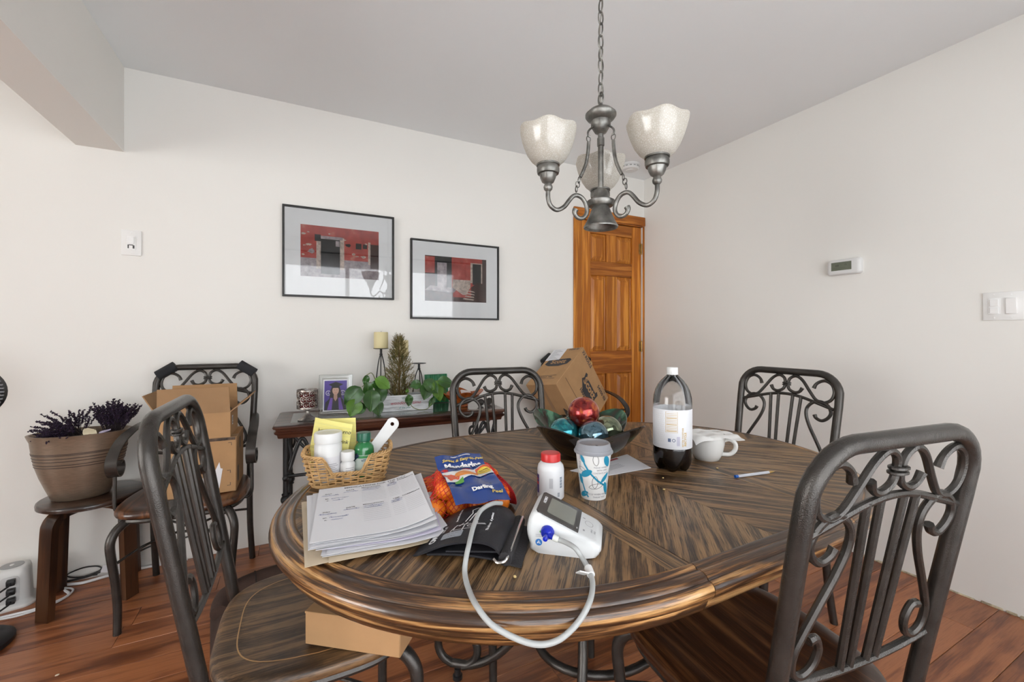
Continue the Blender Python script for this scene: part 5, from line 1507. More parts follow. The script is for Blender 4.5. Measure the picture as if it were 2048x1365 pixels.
# yellow notes
M_YEL = mat('yellow_notepaper', (0.78, 0.71, 0.24), .75)
M_YLN = mat('notepaper_rule', (0.55, 0.55, 0.32), .75)
def note(label, p, rot, w, h, words, seed):
    t = thing('note_sheet', label, 'note', p, rot=rot, group='yellow notes in the basket')
    obj('sheet', sheet(lambda u, v: ((u - .5) * w, v * h, .004 * math.sin(u * 3) + .010 * v * v), 8, 8, .0004), M_YEL, t)
    def on(g): 
        d = dense(g, .02); return [Vector((q.x, q.y, .004 * math.sin((q.x / w + .5) * 3) + .010 * (q.y / h) ** 2 + .0006)) for q in d[0]], d[1]
    obj('ruled_lines', on(join(*[poly(R4(-w / 2, w / 2, h * (.08 + .075 * k), h * (.08 + .075 * k) + .0005)) for k in range(12)])), M_YLN, t)
    if words:
        g = MB()
        for s_, x, y_, sz in words: g.add(xf(txt_geo(s_, sz, .00015, .25), T(x, y_, 0, rz=.10)))
        obj('handwriting', on(g.geo()), M_INK, t)
note('yellow ruled note with handwriting at the front of the basket', inb(-.066, .024), (PI / 2 - .12, .17, BYAW + math.radians(-20)), .108, .150, [('lyno. contorno', .006, .122, .0155), ('avd:', .020, .104, .013), ('gink', .038, .098, .014)], 1)
note('blank yellow ruled note behind the written one', inb(-.028, .042), (PI / 2 - .10, -.02, BYAW + math.radians(-14)), .095, .150, None, 2)
# white jar
M_LABEL = mat('pale_label', (0.62, 0.62, 0.66), .5)
t = thing('white_jar', 'large white plastic supplement jar in the basket', 'jar', inb(-.050, -.016))
obj('body', lathe([(0, 0), (.031, 0), (.0345, .004), (.0345, .094), (.031, .100), (.031, .103), (0, .103)], 36), M_WHITE, t)
obj('lid', lathe([(.0345, .101), (.0350, .103), (.0350, .124), (.033, .127), (.028, .1265), (.027, .1255), (0, .1255)], 36), M_WHITE, t)
obj('label', lathe([(.0347, .010), (.0349, .011), (.0349, .066), (.0347, .067)], 36), mat('label_white', (0.64, 0.63, 0.645), .45), t)
obj('label_print', join(*[wrap(dense(poly(R4(-.022, .006 - .004 * (k % 3), k * .0048, k * .0048 + .0016)), .004), .0352, .014, math.radians(-62)) for k in range(8)]), M_GINK, t)
obj('label_print', join(*[wrap(dense(poly(R4(-.004, .004, k * .006, k * .006 + .003)), .004), .0352, .03, math.radians(-150)) for k in range(7)]), mat('pink_print', (0.42, 0.28, 0.26), .5), t)
obj('lid_emboss', xf(txt_geo('PUSH', .012, .0003), T(0, -.004, .1262)), MATS['pale_label'], t)
# little white bottle
t = thing('pill_bottle', 'little white pill bottle in front of the basket dip', 'bottle', inb(.000, -.034))
obj('body', lathe([(0, 0), (.0165, 0), (.0185, .003), (.0185, .044), (.014, .050), (.0135, .053), (0, .053)], 28), M_WHITE, t)
obj('cap', lathe([(.0165, .052), (.0175, .053), (.0175, .074), (.016, .0765), (0, .077)], 36, mod=lambda q, z, a, j: (q * (1 + .012 * math.cos(18 * a)) if j in (1, 2) else q, 0)), M_WHITE, t)
obj('label_print', join(*[wrap(dense(poly(R4(-.012, .012 - .003 * (k % 2), k * .005, k * .005 + .0016)), .004), .0188, .014, math.radians(-75)) for k in range(5)]), M_GINK, t)
# green vitamin bottle
M_GB = mat('green_bottle', (0.012, 0.16, 0.045), 0.16, spec=.7, coat=.5)
t = thing('vitamin_bottle', 'green vitamin bottle with dark green cap and pale label', 'bottle', inb(.040, -.008))
obj('body', lathe([(0, 0), (.023, 0), (.0265, .004), (.0265, .072), (.025, .080), (.020, .088), (.0155, .092), (.015, .097), (0, .097)], 36), M_GB, t)
obj('cap', lathe([(.016, .094), (.0185, .096), (.0185, .114), (.017, .118), (.010, .1185), (0, .1185)], 40, mod=lambda q, z, a, j: (q * (1 + .015 * math.cos(20 * a)) if j in (1, 2) else q, 0)), mat('dark_green_cap', (0.012, 0.105, 0.06), .3), t)
obj('label', lathe([(.0267, .008), (.0269, .009), (.0269, .060), (.0267, .061)], 36), mat('label_mint', (0.55, 0.62, 0.56), .5), t)
obj('label_print', join(*[wrap(dense(txt_geo(s_, .0085, .0003), .004), .0272, z_, math.radians(-78)) for s_, z_ in (('VITAMIN', .047), ('Gotu', .034), ('100', .024))]), mat('label_navy', (0.06, 0.10, 0.16), .5), t)
obj('label_band', lathe([(.0270, .053), (.0271, .0535), (.0271, .0595), (.0270, .060)], 36), mat('label_green', (0.06, 0.28, 0.10), .5), t)
# dark blue lancing device
t = thing('lancing_device', 'dark blue lancing pen between jar and green bottle', 'medical device', inb(.008, .010, .040), rot=(.9, .25, BYAW + .35))
obj('body', loft([[(x * s, y_ * s, z) for x, y_ in rrect(.022, .018, .006)] for s, z in ((.7, -.035), (.95, -.028), (1, 0), (1, .04), (.8, .055))], True, True, True), mat('navy_plastic', (0.012, 0.03, 0.065), .25), t)
obj('button', xf(prism(circ(.0075, 20, 0, 0, .6), 0, .003), T(0, -.0085, .022, rx=PI / 2)), mat('steel_blue', (0.03, 0.12, 0.28), .15), t)
# white handle with a hanging hole
t = thing('brush_handle', 'white plastic handle with hanging hole sticking out of the basket', 'utensil', inb(.052, .018, .012), rot=(PI / 2 - .25, 0, BYAW + .05))
def hd_(n=40):
    o = []
    for k in range(n):
        a = 2 * PI * k / n
        o.append((.0165 * math.cos(a), .0165 * math.sin(a)))
    return o
top_ = Vector((.066, .126))
axv = Vector((.80, 1)).normalized(); sdv = Vector((axv.y, -axv.x))
outl = []
for k in range(13):
    a = -PI / 2 + PI * k / 12
    q = top_ + sdv * (.0175 * math.sin(a)) * 1 + axv * (.0175 * math.cos(a)); outl.append(q)
outl += [top_ + sdv * .0150 - axv * .06, top_ + sdv * .012 - axv * .125, top_ - sdv * .012 - axv * .125, top_ - sdv * .0150 - axv * .06]
hole = [top_ + Vector((.0055 * math.cos(2 * PI * k / 20), .0055 * math.sin(2 * PI * k / 20))) for k in range(20)]
bm = bmesh.new()
def ringz(pts, z): return [bm.verts.new((p.x, p.y, z)) for p in pts]
for z_ in (0, .005):
    a = ringz(outl, z_); b_ = ringz(hole, z_)
    es = [bm.edges.new((a[i], a[(i + 1) % len(a)])) for i in range(len(a))] + [bm.edges.new((b_[i], b_[(i + 1) % 20])) for i in range(20)]
    bmesh.ops.triangle_fill(bm, use_beauty=True, edges=es)
    if z_ == 0: A0, B0 = a, b_
    else:
        for i in range(len(a)): bm.faces.new((A0[i], A0[(i + 1) % len(a)], a[(i + 1) % len(a)], a[i]))
        for i in range(20): bm.faces.new((B0[i], b_[i], b_[(i + 1) % 20], B0[(i + 1) % 20]))
bm.verts.index_update()
obj('handle', ([v.co.copy() for v in bm.verts], [tuple(v.index for v in f.verts) for f in bm.faces]), M_WHITE, t, ang=30)
bm.free()
obj('raised_edge', tube([(p.x, p.y, .005) for p in outl], .0013, 6), M_WHITE, t)

# ---- bag of mandarins
BO = Vector((-2.262, -1.752, TS)); ba = Vector((.985, -.17, 0)); bb = Vector((.17, .985, 0))
FR_ = [(-.072 + .048 * a + .010 * ((b_ * 2) % 3 - 1), -.072 + .047 * b_ + .006 * (a % 2), 0) for a in range(4) for b_ in range(4)]
FR_ += [(-.048 + .047 * a + .006 * (b_ - 1), -.050 + .046 * b_, .033 + .003 * ((a + b_) % 2)) for a in range(3) for b_ in range(3)]
FR_[15] = (.076, .070, .010)
M_ORA = mat('mandarin_peel', (0.80, 0.20, 0.012), .38, var=.12, vscale=30, bump=.35, bscale=500, spec=.5)
RF = .0245; FS = .0245 / .0315
mand = None; cen = []
fruit_me = mesh('mandarin', xf(lathe([(0, -.0265), (.004, -.0272), (.012, -.0262), (.022, -.0205), (.029, -.011), (.0315, 0), (.0298, .011), (.023, .0205), (.013, .0258), (.006, .0265), (.0025, .0250), (0, .0246)], 26), T(s=FS)), M_ORA, ang=80)
stem_me = mesh('stem_scar', xf(lathe([(.0028, 0), (.0022, .0016), (0, .0018)], 7), T(0, 0, .0190)), mat('stem_green', (0.12, 0.14, 0.03), .8))
for i, (a, b_, dz) in enumerate(FR_):
    c = BO + ba * a + bb * b_ + Vector((0, 0, .0225 + dz)); cen.append(c)
    q = random.Random(i)
    if i == 15: lb, gr = 'bare orange mandarin at the open right corner of the net bag', 'mandarins in the net bag'
    elif i > 15: lb, gr = 'orange mandarin in the upper layer of the red net bag', 'mandarins in the net bag'
    else: lb, gr = 'orange mandarin on the table in the lower layer of the net bag', 'mandarins in the net bag'
    t = thing('mandarin', lb, 'mandarin', c, rot=(q.uniform(-.6, .6), q.uniform(-.6, .6), q.uniform(0, 6)), group=gr)
    obj('peel', fruit_me, None, t); obj('stem_scar', stem_me, None, t)
bc = BO + Vector((0, 0, .030))
def hull(d, extra=.0):
    best = .02
    for c in cen:
        r = RF + .0018 + extra
        o = c - bc; b_ = o.dot(d); q = b_ * b_ - (o.length_squared - r * r)
        if q > 0: best = max(best, b_ + math.sqrt(q))
        else:
            near = (o - d * b_).length
            if b_ > 0: best = max(best, b_ - max(0, near - r) * 1.6)
    return best
NU, NV = 60, 26
rad = [[0] * NU for _ in range(NV + 1)]
def dir_(i, j):
    th_ = PI * (.02 + .96 * j / NV); a = 2 * PI * i / NU
    return Vector((math.sin(th_) * math.cos(a), math.sin(th_) * math.sin(a), math.cos(th_)))
for j in range(NV + 1):
    for i in range(NU): rad[j][i] = hull(dir_(i, j))
def sm():
    global rad
    n = [[0] * NU for _ in range(NV + 1)]
    for j in range(NV + 1):
        for i in range(NU):
            s = rad[j][i] * 2 + rad[j][i - 1] + rad[j][(i + 1) % NU] + rad[max(0, j - 1)][i] + rad[min(NV, j + 1)][i]
            n[j][i] = max(s / 6, rad[j][i] * .985)
    rad = n
sm(); sm()
def netp(i, j):
    i0 = int(math.floor(i)) % NU; f = i - math.floor(i); j = min(NV, max(0, j)); j0 = int(j); g_ = j - j0; j1 = min(NV, j0 + 1); i1 = (i0 + 1) % NU
    r = (rad[j0][i0] * (1 - f) + rad[j0][i1] * f) * (1 - g_) + (rad[j1][i0] * (1 - f) + rad[j1][i1] * f) * g_
    p = bc + dir_(i, j) * (r + .0006)
    p.z = max(p.z, TS + .0012)
    return p - BO
t = thing('net_bag', 'red plastic net bag of mandarins with a blue printed label', 'bag', BO)
M_NET = mat('red_net', (0.62, 0.028, 0.018), .45)
g = MB()
STR = 30
for s in (1, -1):
    for k in range(STR * 2):
        pts = []
        for q in range(NV * 2 + 1):
            j = q / 2
            pts.append(netp(k * NU / (STR * 2) + s * j * .85, j))
        g.add(tube(pts, .00085, 3, cap=False))
obj('netting', g.geo(), M_NET, t, ang=None, fix=False)
# gathered end of the net at the right
g = MB()
def tail(u, v):
    a = 2 * PI * u
    r = (.044 * (1 - v) ** .8 + .006)
    p = ba * (.082 + .022 * math.sin(v * PI * .6)) + bb * (.01 - .075 * v + r * .55 * math.cos(a)) + Vector((0, 0, .026 + r * .62 * math.sin(a) - .010 * v))
    return p
for s in (1, -1):
    for k in range(26):
        pts = [tail((k / 26 + s * q / 40), q / 20) for q in range(21)]
        g.add(tube(pts, .0008, 3, cap=False))
obj('gathered_net', g.geo(), mat('red_net_dense', (0.42, 0.012, 0.018), .5), t, ang=None, fix=False)
# label draped over the top
LT = [Vector((-2.314, -1.672, 0)), Vector((-2.202, -1.694, 0)), Vector((-2.338, -1.896, 0)), Vector((-2.226, -1.914, 0))]   # TL TR BL BR
def top_z(p):
    z_ = TS + .03
    for c in cen:
        d2 = (p.x - c.x) ** 2 + (p.y - c.y) ** 2
        if d2 < .05 ** 2: z_ = max(z_, c.z + math.sqrt(max(0, .05 ** 2 - d2)) - .0255)
    z_ = max(z_, TS + .074)
    return z_
LG = 24
zg = [[top_z((LT[2].lerp(LT[0], j / LG)).lerp(LT[3].lerp(LT[1], j / LG), i / LG)) for j in range(LG + 1)] for i in range(LG + 1)]
for _ in range(3):
    zg = [[max(zg[i][j], (zg[max(0, i - 1)][j] + zg[min(LG, i + 1)][j] + zg[i][max(0, j - 1)] + zg[i][min(LG, j + 1)]) / 4) for j in range(LG + 1)] for i in range(LG + 1)]
def lab(u, v, off=.002):
    u = min(1, max(0, u)); v = min(1, max(0, v))
    p = LT[2].lerp(LT[0], v).lerp(LT[3].lerp(LT[1], v), u)
    a, b_ = u * LG, v * LG; i, j = min(LG - 1, int(a)), min(LG - 1, int(b_)); f, h = a - i, b_ - j
    z_ = (zg[i][j] * (1 - f) + zg[i + 1][j] * f) * (1 - h) + (zg[i][j + 1] * (1 - f) + zg[i + 1][j + 1] * f) * h
    lift = max(0, v - .80) * .10 - max(0, .25 - v) * .06
    return Vector((p.x, p.y, z_ + off + lift + .0018 * math.sin(u * 11 + v * 6))) - BO
obj('label_strip', sheet(lambda u, v: lab(u, v), 30, 40, .0004), mat('blue_film', (0.010, 0.045, 0.215), .22, spec=.6, coat=.3), t)
def onl(g, off): 
    d = dense(g, .006); return [lab(p.x / .112 + .5, p.y / .215 + .5, off) for p in d[0]], d[1]
obj('white_band', onl(poly([(-.056, -.032), (.056, -.004), (.056, .046), (.02, .038), (-.056, .022)]), .0040), M_WHITE, t)
obj('printed_fruit', onl(poly(blob(-.040, -.004, .018, 2, 18, 1.1)), .0043), mat('fruit_red_print', (0.70, 0.10, 0.03), .35), t)
obj('printed_fruit', onl(poly([(-.004 + .026 * math.cos(a), .006 + .020 * math.sin(a)) for a in [k * PI / 12 for k in range(24)]]), .0045), mat('fruit_orange_print', (0.80, 0.27, 0.03), .35), t)
obj('printed_fruit', onl(poly([(.020, .012), (.022, .034), (.056, .044), (.056, .018)]), .0042), mat('fruit_red_print', (0.70, 0.10, 0.03), .35), t)
obj('printed_leaf', onl(poly([(-.040, -.040), (-.038, -.028), (-.018, -.016), (-.020, -.034)]), .0045), mat('leaf_print', (0.10, 0.32, 0.05), .4), t)
obj('yellow_seal', onl(poly(circ(.0155, 26, .038, .014)), .0047), mat('yellow_print', (0.80, 0.58, 0.07), .4), t)
obj('lettering', onl(join(xf(txt_geo('Grown', .0075, .0002), T(.038, .018, 0, rz=.15)), xf(txt_geo('without N.', .0055, .0001), T(.038, .010, 0, rz=.15))), .0050), M_INK, t)
obj('lettering', onl(xf(txt_geo('Mandarins', .0225, .0010, 0, sx=.92), T(.002, .063, 0, rz=.03)), .0044), M_WINK, t)
obj('lettering', onl(xf(txt_geo('Sweet & Easy-to-Peel', .0115, .0003, .3), T(.006, .082, 0, rz=.04)), .0044), mat('gold_letters', (0.62, 0.47, 0.10), .4), t)
obj('lettering', onl(xf(txt_geo('FRESH GROWERS', .0060, .0002), T(.004, .0965, 0)), .0044), M_WINK, t)
obj('lettering', onl(join(xf(txt_geo('Darling', .0150, .0007), T(.010, -.066, 0, rz=.05))), .0044), M_WINK, t)
obj('lettering', onl(xf(txt_geo('Peel', .0140, .0004, .3), T(.036, -.082, 0, rz=.05)), .0044), MATS['gold_letters'], t)

# ---- blood pressure cuff
CU = Vector((-2.432, -1.932, TS)); cu_a = Vector((.785, -.62, 0)); cu_b = Vector((.55, .835, 0)).normalized()
M_CUFF = mat('black_nylon', (0.017, 0.017, 0.021), .48, bump=.25, bscale=420, spec=.4)
M_CUFF2 = mat('velcro', (0.026, 0.024, 0.026), .95, bump=.9, bscale=300)
t = thing('pressure_cuff', 'folded black blood pressure cuff with white printing and steel bar', 'medical device', CU)
sec = cr([(0, 0, .001), (.020, 0, .012), (.055, 0, .030), (.090, 0, .040), (.125, 0, .043), (.150, 0, .036), (.166, 0, .016), (.172, 0, .006)], 5)
def cuf(u, v):
    k = u * (len(sec) - 1); i = min(len(sec) - 2, int(k)); p = sec[i].lerp(sec[i + 1], k - i)
    bump_ = .012 * max(0, math.sin((v - .45) * PI / .55)) * math.sin(PI * u) if v > .45 else 0
    sag = -.006 * math.sin(PI * u) * max(0, 1 - v * 4)
    return cu_a * (p.x + .010 * v) + cu_b * (v * .150) + Vector((0, 0, p.z + bump_ + sag))
obj('upper_layer', sheet(cuf, 36, 12, .0035), M_CUFF, t, ang=60)
obj('lower_layer', sheet(lambda u, v: cu_a * (.025 + .155 * u) + cu_b * (.004 + .142 * v) + Vector((0, 0, .0050 + .006 * math.sin(PI * u))), 16, 6, .0035), M_CUFF, t)
obj('inner_fold', sheet(lambda u, v: cu_a * (.06 + .10 * u) + cu_b * (.006 + .13 * v) + Vector((0, 0, .013 + .009 * u)), 12, 6, .003), M_CUFF, t)
obj('velcro_roll', tube([cu_a * .170 + cu_b * (.150 * q) + cu_a * (.010 * q) + Vector((0, 0, .0135)) for q in (-.02, .25, .5, .75, 1.0)], .0120, 10), M_CUFF2, t)
obj('velcro_strip', sheet(lambda u, v: cu_a * (.172 + .026 * u + .010 * v) + cu_b * (.150 * v - .002) + Vector((0, 0, .007 - .004 * u)), 4, 8, .003), M_CUFF2, t)
obj('steel_bar', tube(cr([cu_a * .150 + cu_b * -.004 + Vector((0, 0, .0125)), cu_a * .158 + cu_b * -.010 + Vector((0, 0, .010)), cu_a * .170 + cu_b * -.008 + Vector((0, 0, .013)), cu_a * .176 + cu_b * .004 + Vector((0, 0, .020)), cu_a * .182 + cu_b * .08 + Vector((0, 0, .022)), cu_a * .187 + cu_b * .150 + Vector((0, 0, .022))], 5), .0028, 8), mat('steel', (0.6, 0.6, 0.6), .2, 1.0), t)
def onc(g, off=.0008):
    d = dense(g, .006); r = []
    for p in d[0]:
        q = cuf(min(1, max(0, p.x / .19)), min(1, max(0, p.y / .15))); r.append(q + Vector((-.25, -.2, 1)).normalized() * off)
    return r, d[1]
def up90(s_, sz, off, x, y_): return xf(txt_geo(s_, sz, off), T(x, y_, 0, rz=PI / 2))
cuff_print = MB()
cuff_print.add(up90('OMRON', .0150, .0006, .034, .048)); cuff_print.add(up90('Arm Cuff', .0062, .0001, .044, .058))
cuff_print.add(up90('brachial artery mark', .0048, .0001, .058, .094)); cuff_print.add(up90('This side toward patient', .0056, .0002, .112, .062))
for q in ([(.066, .062), (.080, .104), (.078, .116), (.086, .124), (.094, .116), (.090, .104), (.092, .066)], [(.074, .066), (.085, .104)], [(.088, .118), (.100, .128)], [(.060, .058), (.060, .044), (.090, .044), (.090, .060)], [(.074, .038), (.074, .064)], [(.056, .040), (.062, .070)], [(.062, .068), (.104, .068)], [(.084, .056), (.094, .064), (.106, .064)]):
    cuff_print.add(line2([(a, .030 + (b_ - .030) * .78) for a, b_ in q], .0007))
cuff_print.add(line2([(.084 + .005 * math.cos(a), .052 + .004 * math.sin(a)) for a in [k * PI / 8 for k in range(16)]], .0007, True))
obj('white_print', onc(cuff_print.geo()), M_WINK, t)
obj('white_patch', onc(xf(prism(rrect(.030, .019, .003), 0, 0), T(.062, .027, 0)), .0006), mat('patch_grey', (0.52, 0.55, 0.60), .5), t)
obj('patch_print', onc(join(*[xf(txt_geo(s_, .0046, .0001), T(.062, y_, 0)) for s_, y_ in (('22-42 cm', .031), ('S M L', .023))]), .0010), M_GINK, t)

# ---- monitor
MO = Vector((-2.240, -2.012, TS)); ma = Vector((.76, -.65, 0)).normalized(); mb = Vector((.65, .76, 0)).normalized()
t = thing('pressure_monitor', 'white blood pressure monitor with grey screen and blue plug', 'medical device', MO, math.atan2(ma.y, ma.x))
# local: x along the length (high end at 0), y depth, z up
M_MON = mat('monitor_white', (0.62, 0.635, 0.64), .32)
ML, MW = .128, .104
def hx(x): # top height along the length
    return .030 + .050 * max(0, 1 - x / .118)
def mon_top(x, y_):
    return .074 - .38 * max(0, x - .012) if x < .128 else .03
prf_ = [(.012, 0), (.002, .012), (-.004, .036), (.000, .060), (.007, .0705), (.016, .0735), (.028, .0685), (.040, .0634), (.055, .0571), (.070, .0508), (.084, .0448), (.098, .0389), (.112, .0330), (.124, .0270), (.131, .019), (.128, .008), (.112, 0)]
prf_ = [(p.x, p.y) for p in cr([(a, b_, 0) for a, b_ in prf_], 3, closed=True)]
rings = []
for s, y_ in ((.86, 0.0), (.95, .003), (1.0, .010), (1.0, MW - .010), (.95, MW - .003), (.86, MW)):
    rings.append([(.064 + (x - .064) * s, y_, .036 + (z_ - .036) * s if z_ > .002 else z_) for x, z_ in prf_])
obj('body', loft(rings, True, True, True), M_MON, t, ang=50)
# sloping face: screen bezel, display, buttons. face frame
fa = math.atan2(.066 - .040, .100 - .040)
FM = T(.014, MW / 2, .0755, ry=.40)
obj('bezel', xf(prism([(x, y_) for x, y_ in ([(.000, -.040), (.004, -.047), (.083, -.047), (.083, .047), (.004, .047), (.000, .040)])], -.004, .0012), FM), mat('bezel_dark', (0.045, 0.043, 0.042), .3), t)
obj('display', xf(prism([(x + .046, y_ + .000) for x, y_ in rrect(.054, .068, .004)], 0, .0018), FM), mat('monitor_lcd', (0.20, 0.205, 0.175), .22), t)
obj('lettering', xf(txt_geo('OMRON', .0080, .0003), FM @ T(.0085, .012, .0016, rz=-PI / 2)), M_WINK, t)
obj('lettering', xf(txt_geo('AFib', .0034, .0001), FM @ T(.079, -.036, .0016, rz=-PI / 2)), M_WINK, t)
obj('button_marks', xf(join(line2([(.094 + .008 * math.cos(a), .008 + .010 * math.sin(a)) for a in [k * PI / 10 for k in range(20)]], .0004, True), poly(circ(.003, 12, .083, .022, .6)), xf(txt_geo('START', .0045, .0001), T(.100, -.016, 0, rz=-PI / 2)), xf(txt_geo('STOP', .0045, .0001), T(.106, -.016, 0, rz=-PI / 2)), poly(R4(.084, .0875, -.030, -.024))), FM @ T(.007, 0, -.0005)), M_GINK, t)
obj('button_pad', xf(prism([(x + .101, y_) for x, y_ in rrect(.030, .080, .008)], -.004, -.0010), FM), M_MON, t)
# blue air plug on the near side
pl = obj('air_plug', join(xf(lathe([(0, .014), (.005, .014), (.010, .010), (.0125, .004), (.0125, 0)], 24), T(.036, .001, .040, rx=PI / 2)), xf(lathe([(.0045, 0), (.0045, .020), (0, .021)], 14), T(.036, -.008, .040, rx=PI / 2, ry=0)), xf(tube([(.036, -.010, .040), (.050, -.013, .037)], .0050, 10), T())), mat('plug_blue', (0.006, 0.018, 0.34), .18), t)
obj('plug_collar', tube([(.048, -.0126, .0374), (.058, -.0145, .0352)], .0056, 10), mat('collar_clear', (0.62, 0.64, 0.60), .3), pl)
obj('side_sticker', xf(poly(circ(.0062, 20, .020, .020)), T(0, -.0006, 0, rx=PI / 2)), mat('sticker_blue', (0.03, 0.16, 0.45), .4), t)
obj('side_sticker_mark', xf(join(line2([(.017, .018), (.020, .023), (.023, .018), (.018, .020)], .0007)), T(0, -.0010, 0, rx=PI / 2)), M_WINK, t)
obj('side_print', xf(join(*[poly(R4(.014, .026 - .003 * k, .030 + .003 * k, .0308 + .003 * k)) for k in range(2)]), T(0, -.0006, 0, rx=PI / 2)), M_GINK, t)
obj('side_print', xf(poly(circ(.0022, 12, .0235, .0395)), T(0, -.0006, 0, rx=PI / 2)), mat('print_green', (0.10, 0.38, 0.08), .5), t)
# air hose
pe = MO + ma * .058 + mb * -.0145 + Vector((0, 0, .0352))
hose = [spot(-.021, .868, .806), spot(-.039, .851, .812), spot(-.060, .822, .810), spot(-.069, .775, .803), spot(-.073, .727, .792), spot(-.076, .705, .778), spot(-.076, .690, .764), spot(-.067, .657, .7585), spot(-.050, .615, .7575), spot(-.024, .598, .740), spot(.025, .597, .718), spot(.061, .602, .717), spot(.091, .613, .732), spot(.113, .630, .752), spot(.125, .664, .7590), spot(.126, .695, .764), spot(.118, .722, .772)]
v_ = pe - CAM
hose += [pe + ma * .030 + mb * -.020 + Vector((0, 0, -.001)), pe + ma * .012 - mb * .006, pe]
h = obj('air_hose', tube(cr([Vector(p) for p in hose], 8), .0043, 12), mat('grey_hose', (0.36, 0.37, 0.365), .38))
tag(h, 'grey rubber air hose looping over the table edge from cuff to monitor', 'hose')
hp = Vector(hose[15])
obj('hose_tag', join(xf(tube([(0, 0, -.008), (0, 0, .008)], .0066, 10), Matrix.Translation(hp) @ (Vector(hose[16]) - Vector(hose[14])).to_track_quat('Z', 'X').to_matrix().to_4x4()), xf(rbox(-.020, -.004, -.001, .001, -.008, .008, .0004), Matrix.Translation(hp + Vector((-.004, -.004, -.002))) @ Euler((0.9, .3, -.3)).to_matrix().to_4x4())), M_WHITE, h)

# ---- white bottle, red cap
t = thing('supplement_bottle', 'white plastic bottle with red cap beside the monitor', 'bottle', spot(.0945, 1.046, TS), facing(spot(.0945, 1.046, TS)))
obj('body', lathe([(0, 0), (.029, 0), (.0325, .004), (.0325, .070), (.0305, .080), (.024, .088), (.0205, .090), (.0205, .093), (0, .093)], 40), mat('bottle_white', (0.64, 0.645, 0.66), .35), t)
obj('cap', lathe([(.0225, .090), (.0238, .091), (.0238, .106), (.0225, .109), (.018, .110), (0, .1095)], 48, mod=lambda q, z, a, j: (q * (1 + .01 * math.cos(30 * a)) if j in (1, 2) else q, 0)), mat('cap_red', (0.50, 0.022, 0.022), .35), t)
obj('label', join(wrap(dense(poly(R4(-.030, 0, 0, .044)), .004), .0328, .016, math.radians(-58))), mat('label_violet', (0.05, 0.035, 0.20), .4), t)
obj('label_flash', join(wrap(dense(poly(R4(-.012, 0, .020, .027)), .004), .0330, .016, math.radians(-60)), wrap(dense(poly(R4(-.015, -.002, .031, .034)), .004), .0330, .016, math.radians(-60))), mat('label_red', (0.55, 0.05, 0.06), .4), t)
obj('label_print', join(*[wrap(dense(poly(R4(-.004 + .0018 * k, -.0032 + .0018 * k, .012, .036)), .004), .0328, .02, math.radians(2)) for k in range(5)], *[wrap(dense(poly(R4(-.003, .004 - .001 * (k % 3), .0025 * k, .0025 * k + .001)), .004), .0328, .008, math.radians(0)) for k in range(3)]), M_GINK, t)
obj('barcode', join(*[wrap(dense(poly(R4(0, .007, .0024 * k, .0024 * k + (.0012 if k % 3 else .0018))), .004), .0328, .032, math.radians(42)) for k in range(11)], *[wrap(dense(poly(R4(-.003, .003, .002 * k, .002 * k + .001)), .004), .0328, .012, math.radians(35)) for k in range(5)]), mat('label_navy', (0.06, 0.10, 0.16), .5), t)

# ---- paper cup with lid
t = thing('coffee_cup', 'paper coffee cup with grey lid and blue leaf pattern', 'cup', spot(.200, 1.052, TS), facing(spot(.200, 1.052, TS)))
def cup_r(z): return .0300 + (.0430 - .0300) * z / .112
obj('cup', lathe([(0, .004), (.0285, .004), (.0290, 0), (.0302, .0005), (.0430, .111), (.0440, .113), (.0430, .115)], 48), mat('cup_paper', (0.67, 0.665, 0.65), .55), t)
obj('lid', lathe([(.0445, .1095), (.0470, .1100), (.0475, .1130), (.0455, .1155), (.0448, .1165), (.0445, .1190), (.0425, .1210), (.0400, .1320), (.0385, .1335), (.0360, .1330), (.0345, .1290), (.012, .1285), (0, .1285)], 48), mat('lid_grey', (0.24, 0.245, 0.265), .38), t)
obj('lid_tab', xf(rbox(-.010, .010, -.006, .006, 0, .004, .0015), T(.022, 0, .128)), MATS['lid_grey'], t)
obj('sip_hole', poly(circ(.003, 12, .034, .008), .1342), M_BLACK, t)
M_TEAL = mat('leaf_blue', (0.012, 0.225, 0.36), .5)
def cupw(g): return wrap(dense(g, .004), lambda z: cup_r(z) + .0006, 0, 0)
def petal(cx, cy, l, w, a):
    pts = [(math.cos(u) * l / 2, math.sin(u) * w / 2 * abs(math.sin(u)) ** .3) for u in [k * 2 * PI / 20 for k in range(20)]]
    return [(cx + x * math.cos(a) - y_ * math.sin(a), cy + x * math.sin(a) + y_ * math.cos(a)) for x, y_ in pts]
pt = MB()
pt.add(line2([(-.030, .108), (-.022, .088), (-.008, .068), (.010, .050), (.030, .036), (.040, .018)], .0022)); pt.add(line2([(-.034, .060), (-.028, .040), (-.020, .020), (-.012, .008)], .0018))
for q in ((-.018, .066, .034, .016, .5), (.036, .096, .030, .018, -1.2), (.030, .056, .032, .010, .75), (.034, .028, .036, .014, -1.3), (-.034, .050, .026, .012, -1.2), (-.024, .014, .026, .013, .5), (-.028, .100, .022, .010, -1.0), (.062, .07, .034, .014, .6), (-.066, .08, .034, .014, -.6), (-.062, .03, .034, .014, .8), (.066, .03, .03, .013, -.5)):
    pt.add(poly(petal(*q)))
obj('leaf_pattern', cupw(pt.geo()), M_TEAL, t)
po = MB()
for q in ((.004, .046, .030, .014, 1.5), (.006, .036, .034, .012, .2), (.006, .100, .026, .014, 1.7), (-.030, .075, .022, .009, -.3), (.044, .047, .022, .008, 1.3)):
    po.add(line2(petal(*q), .00045, True))
obj('outline_leaves', cupw(po.geo()), M_INK, t)
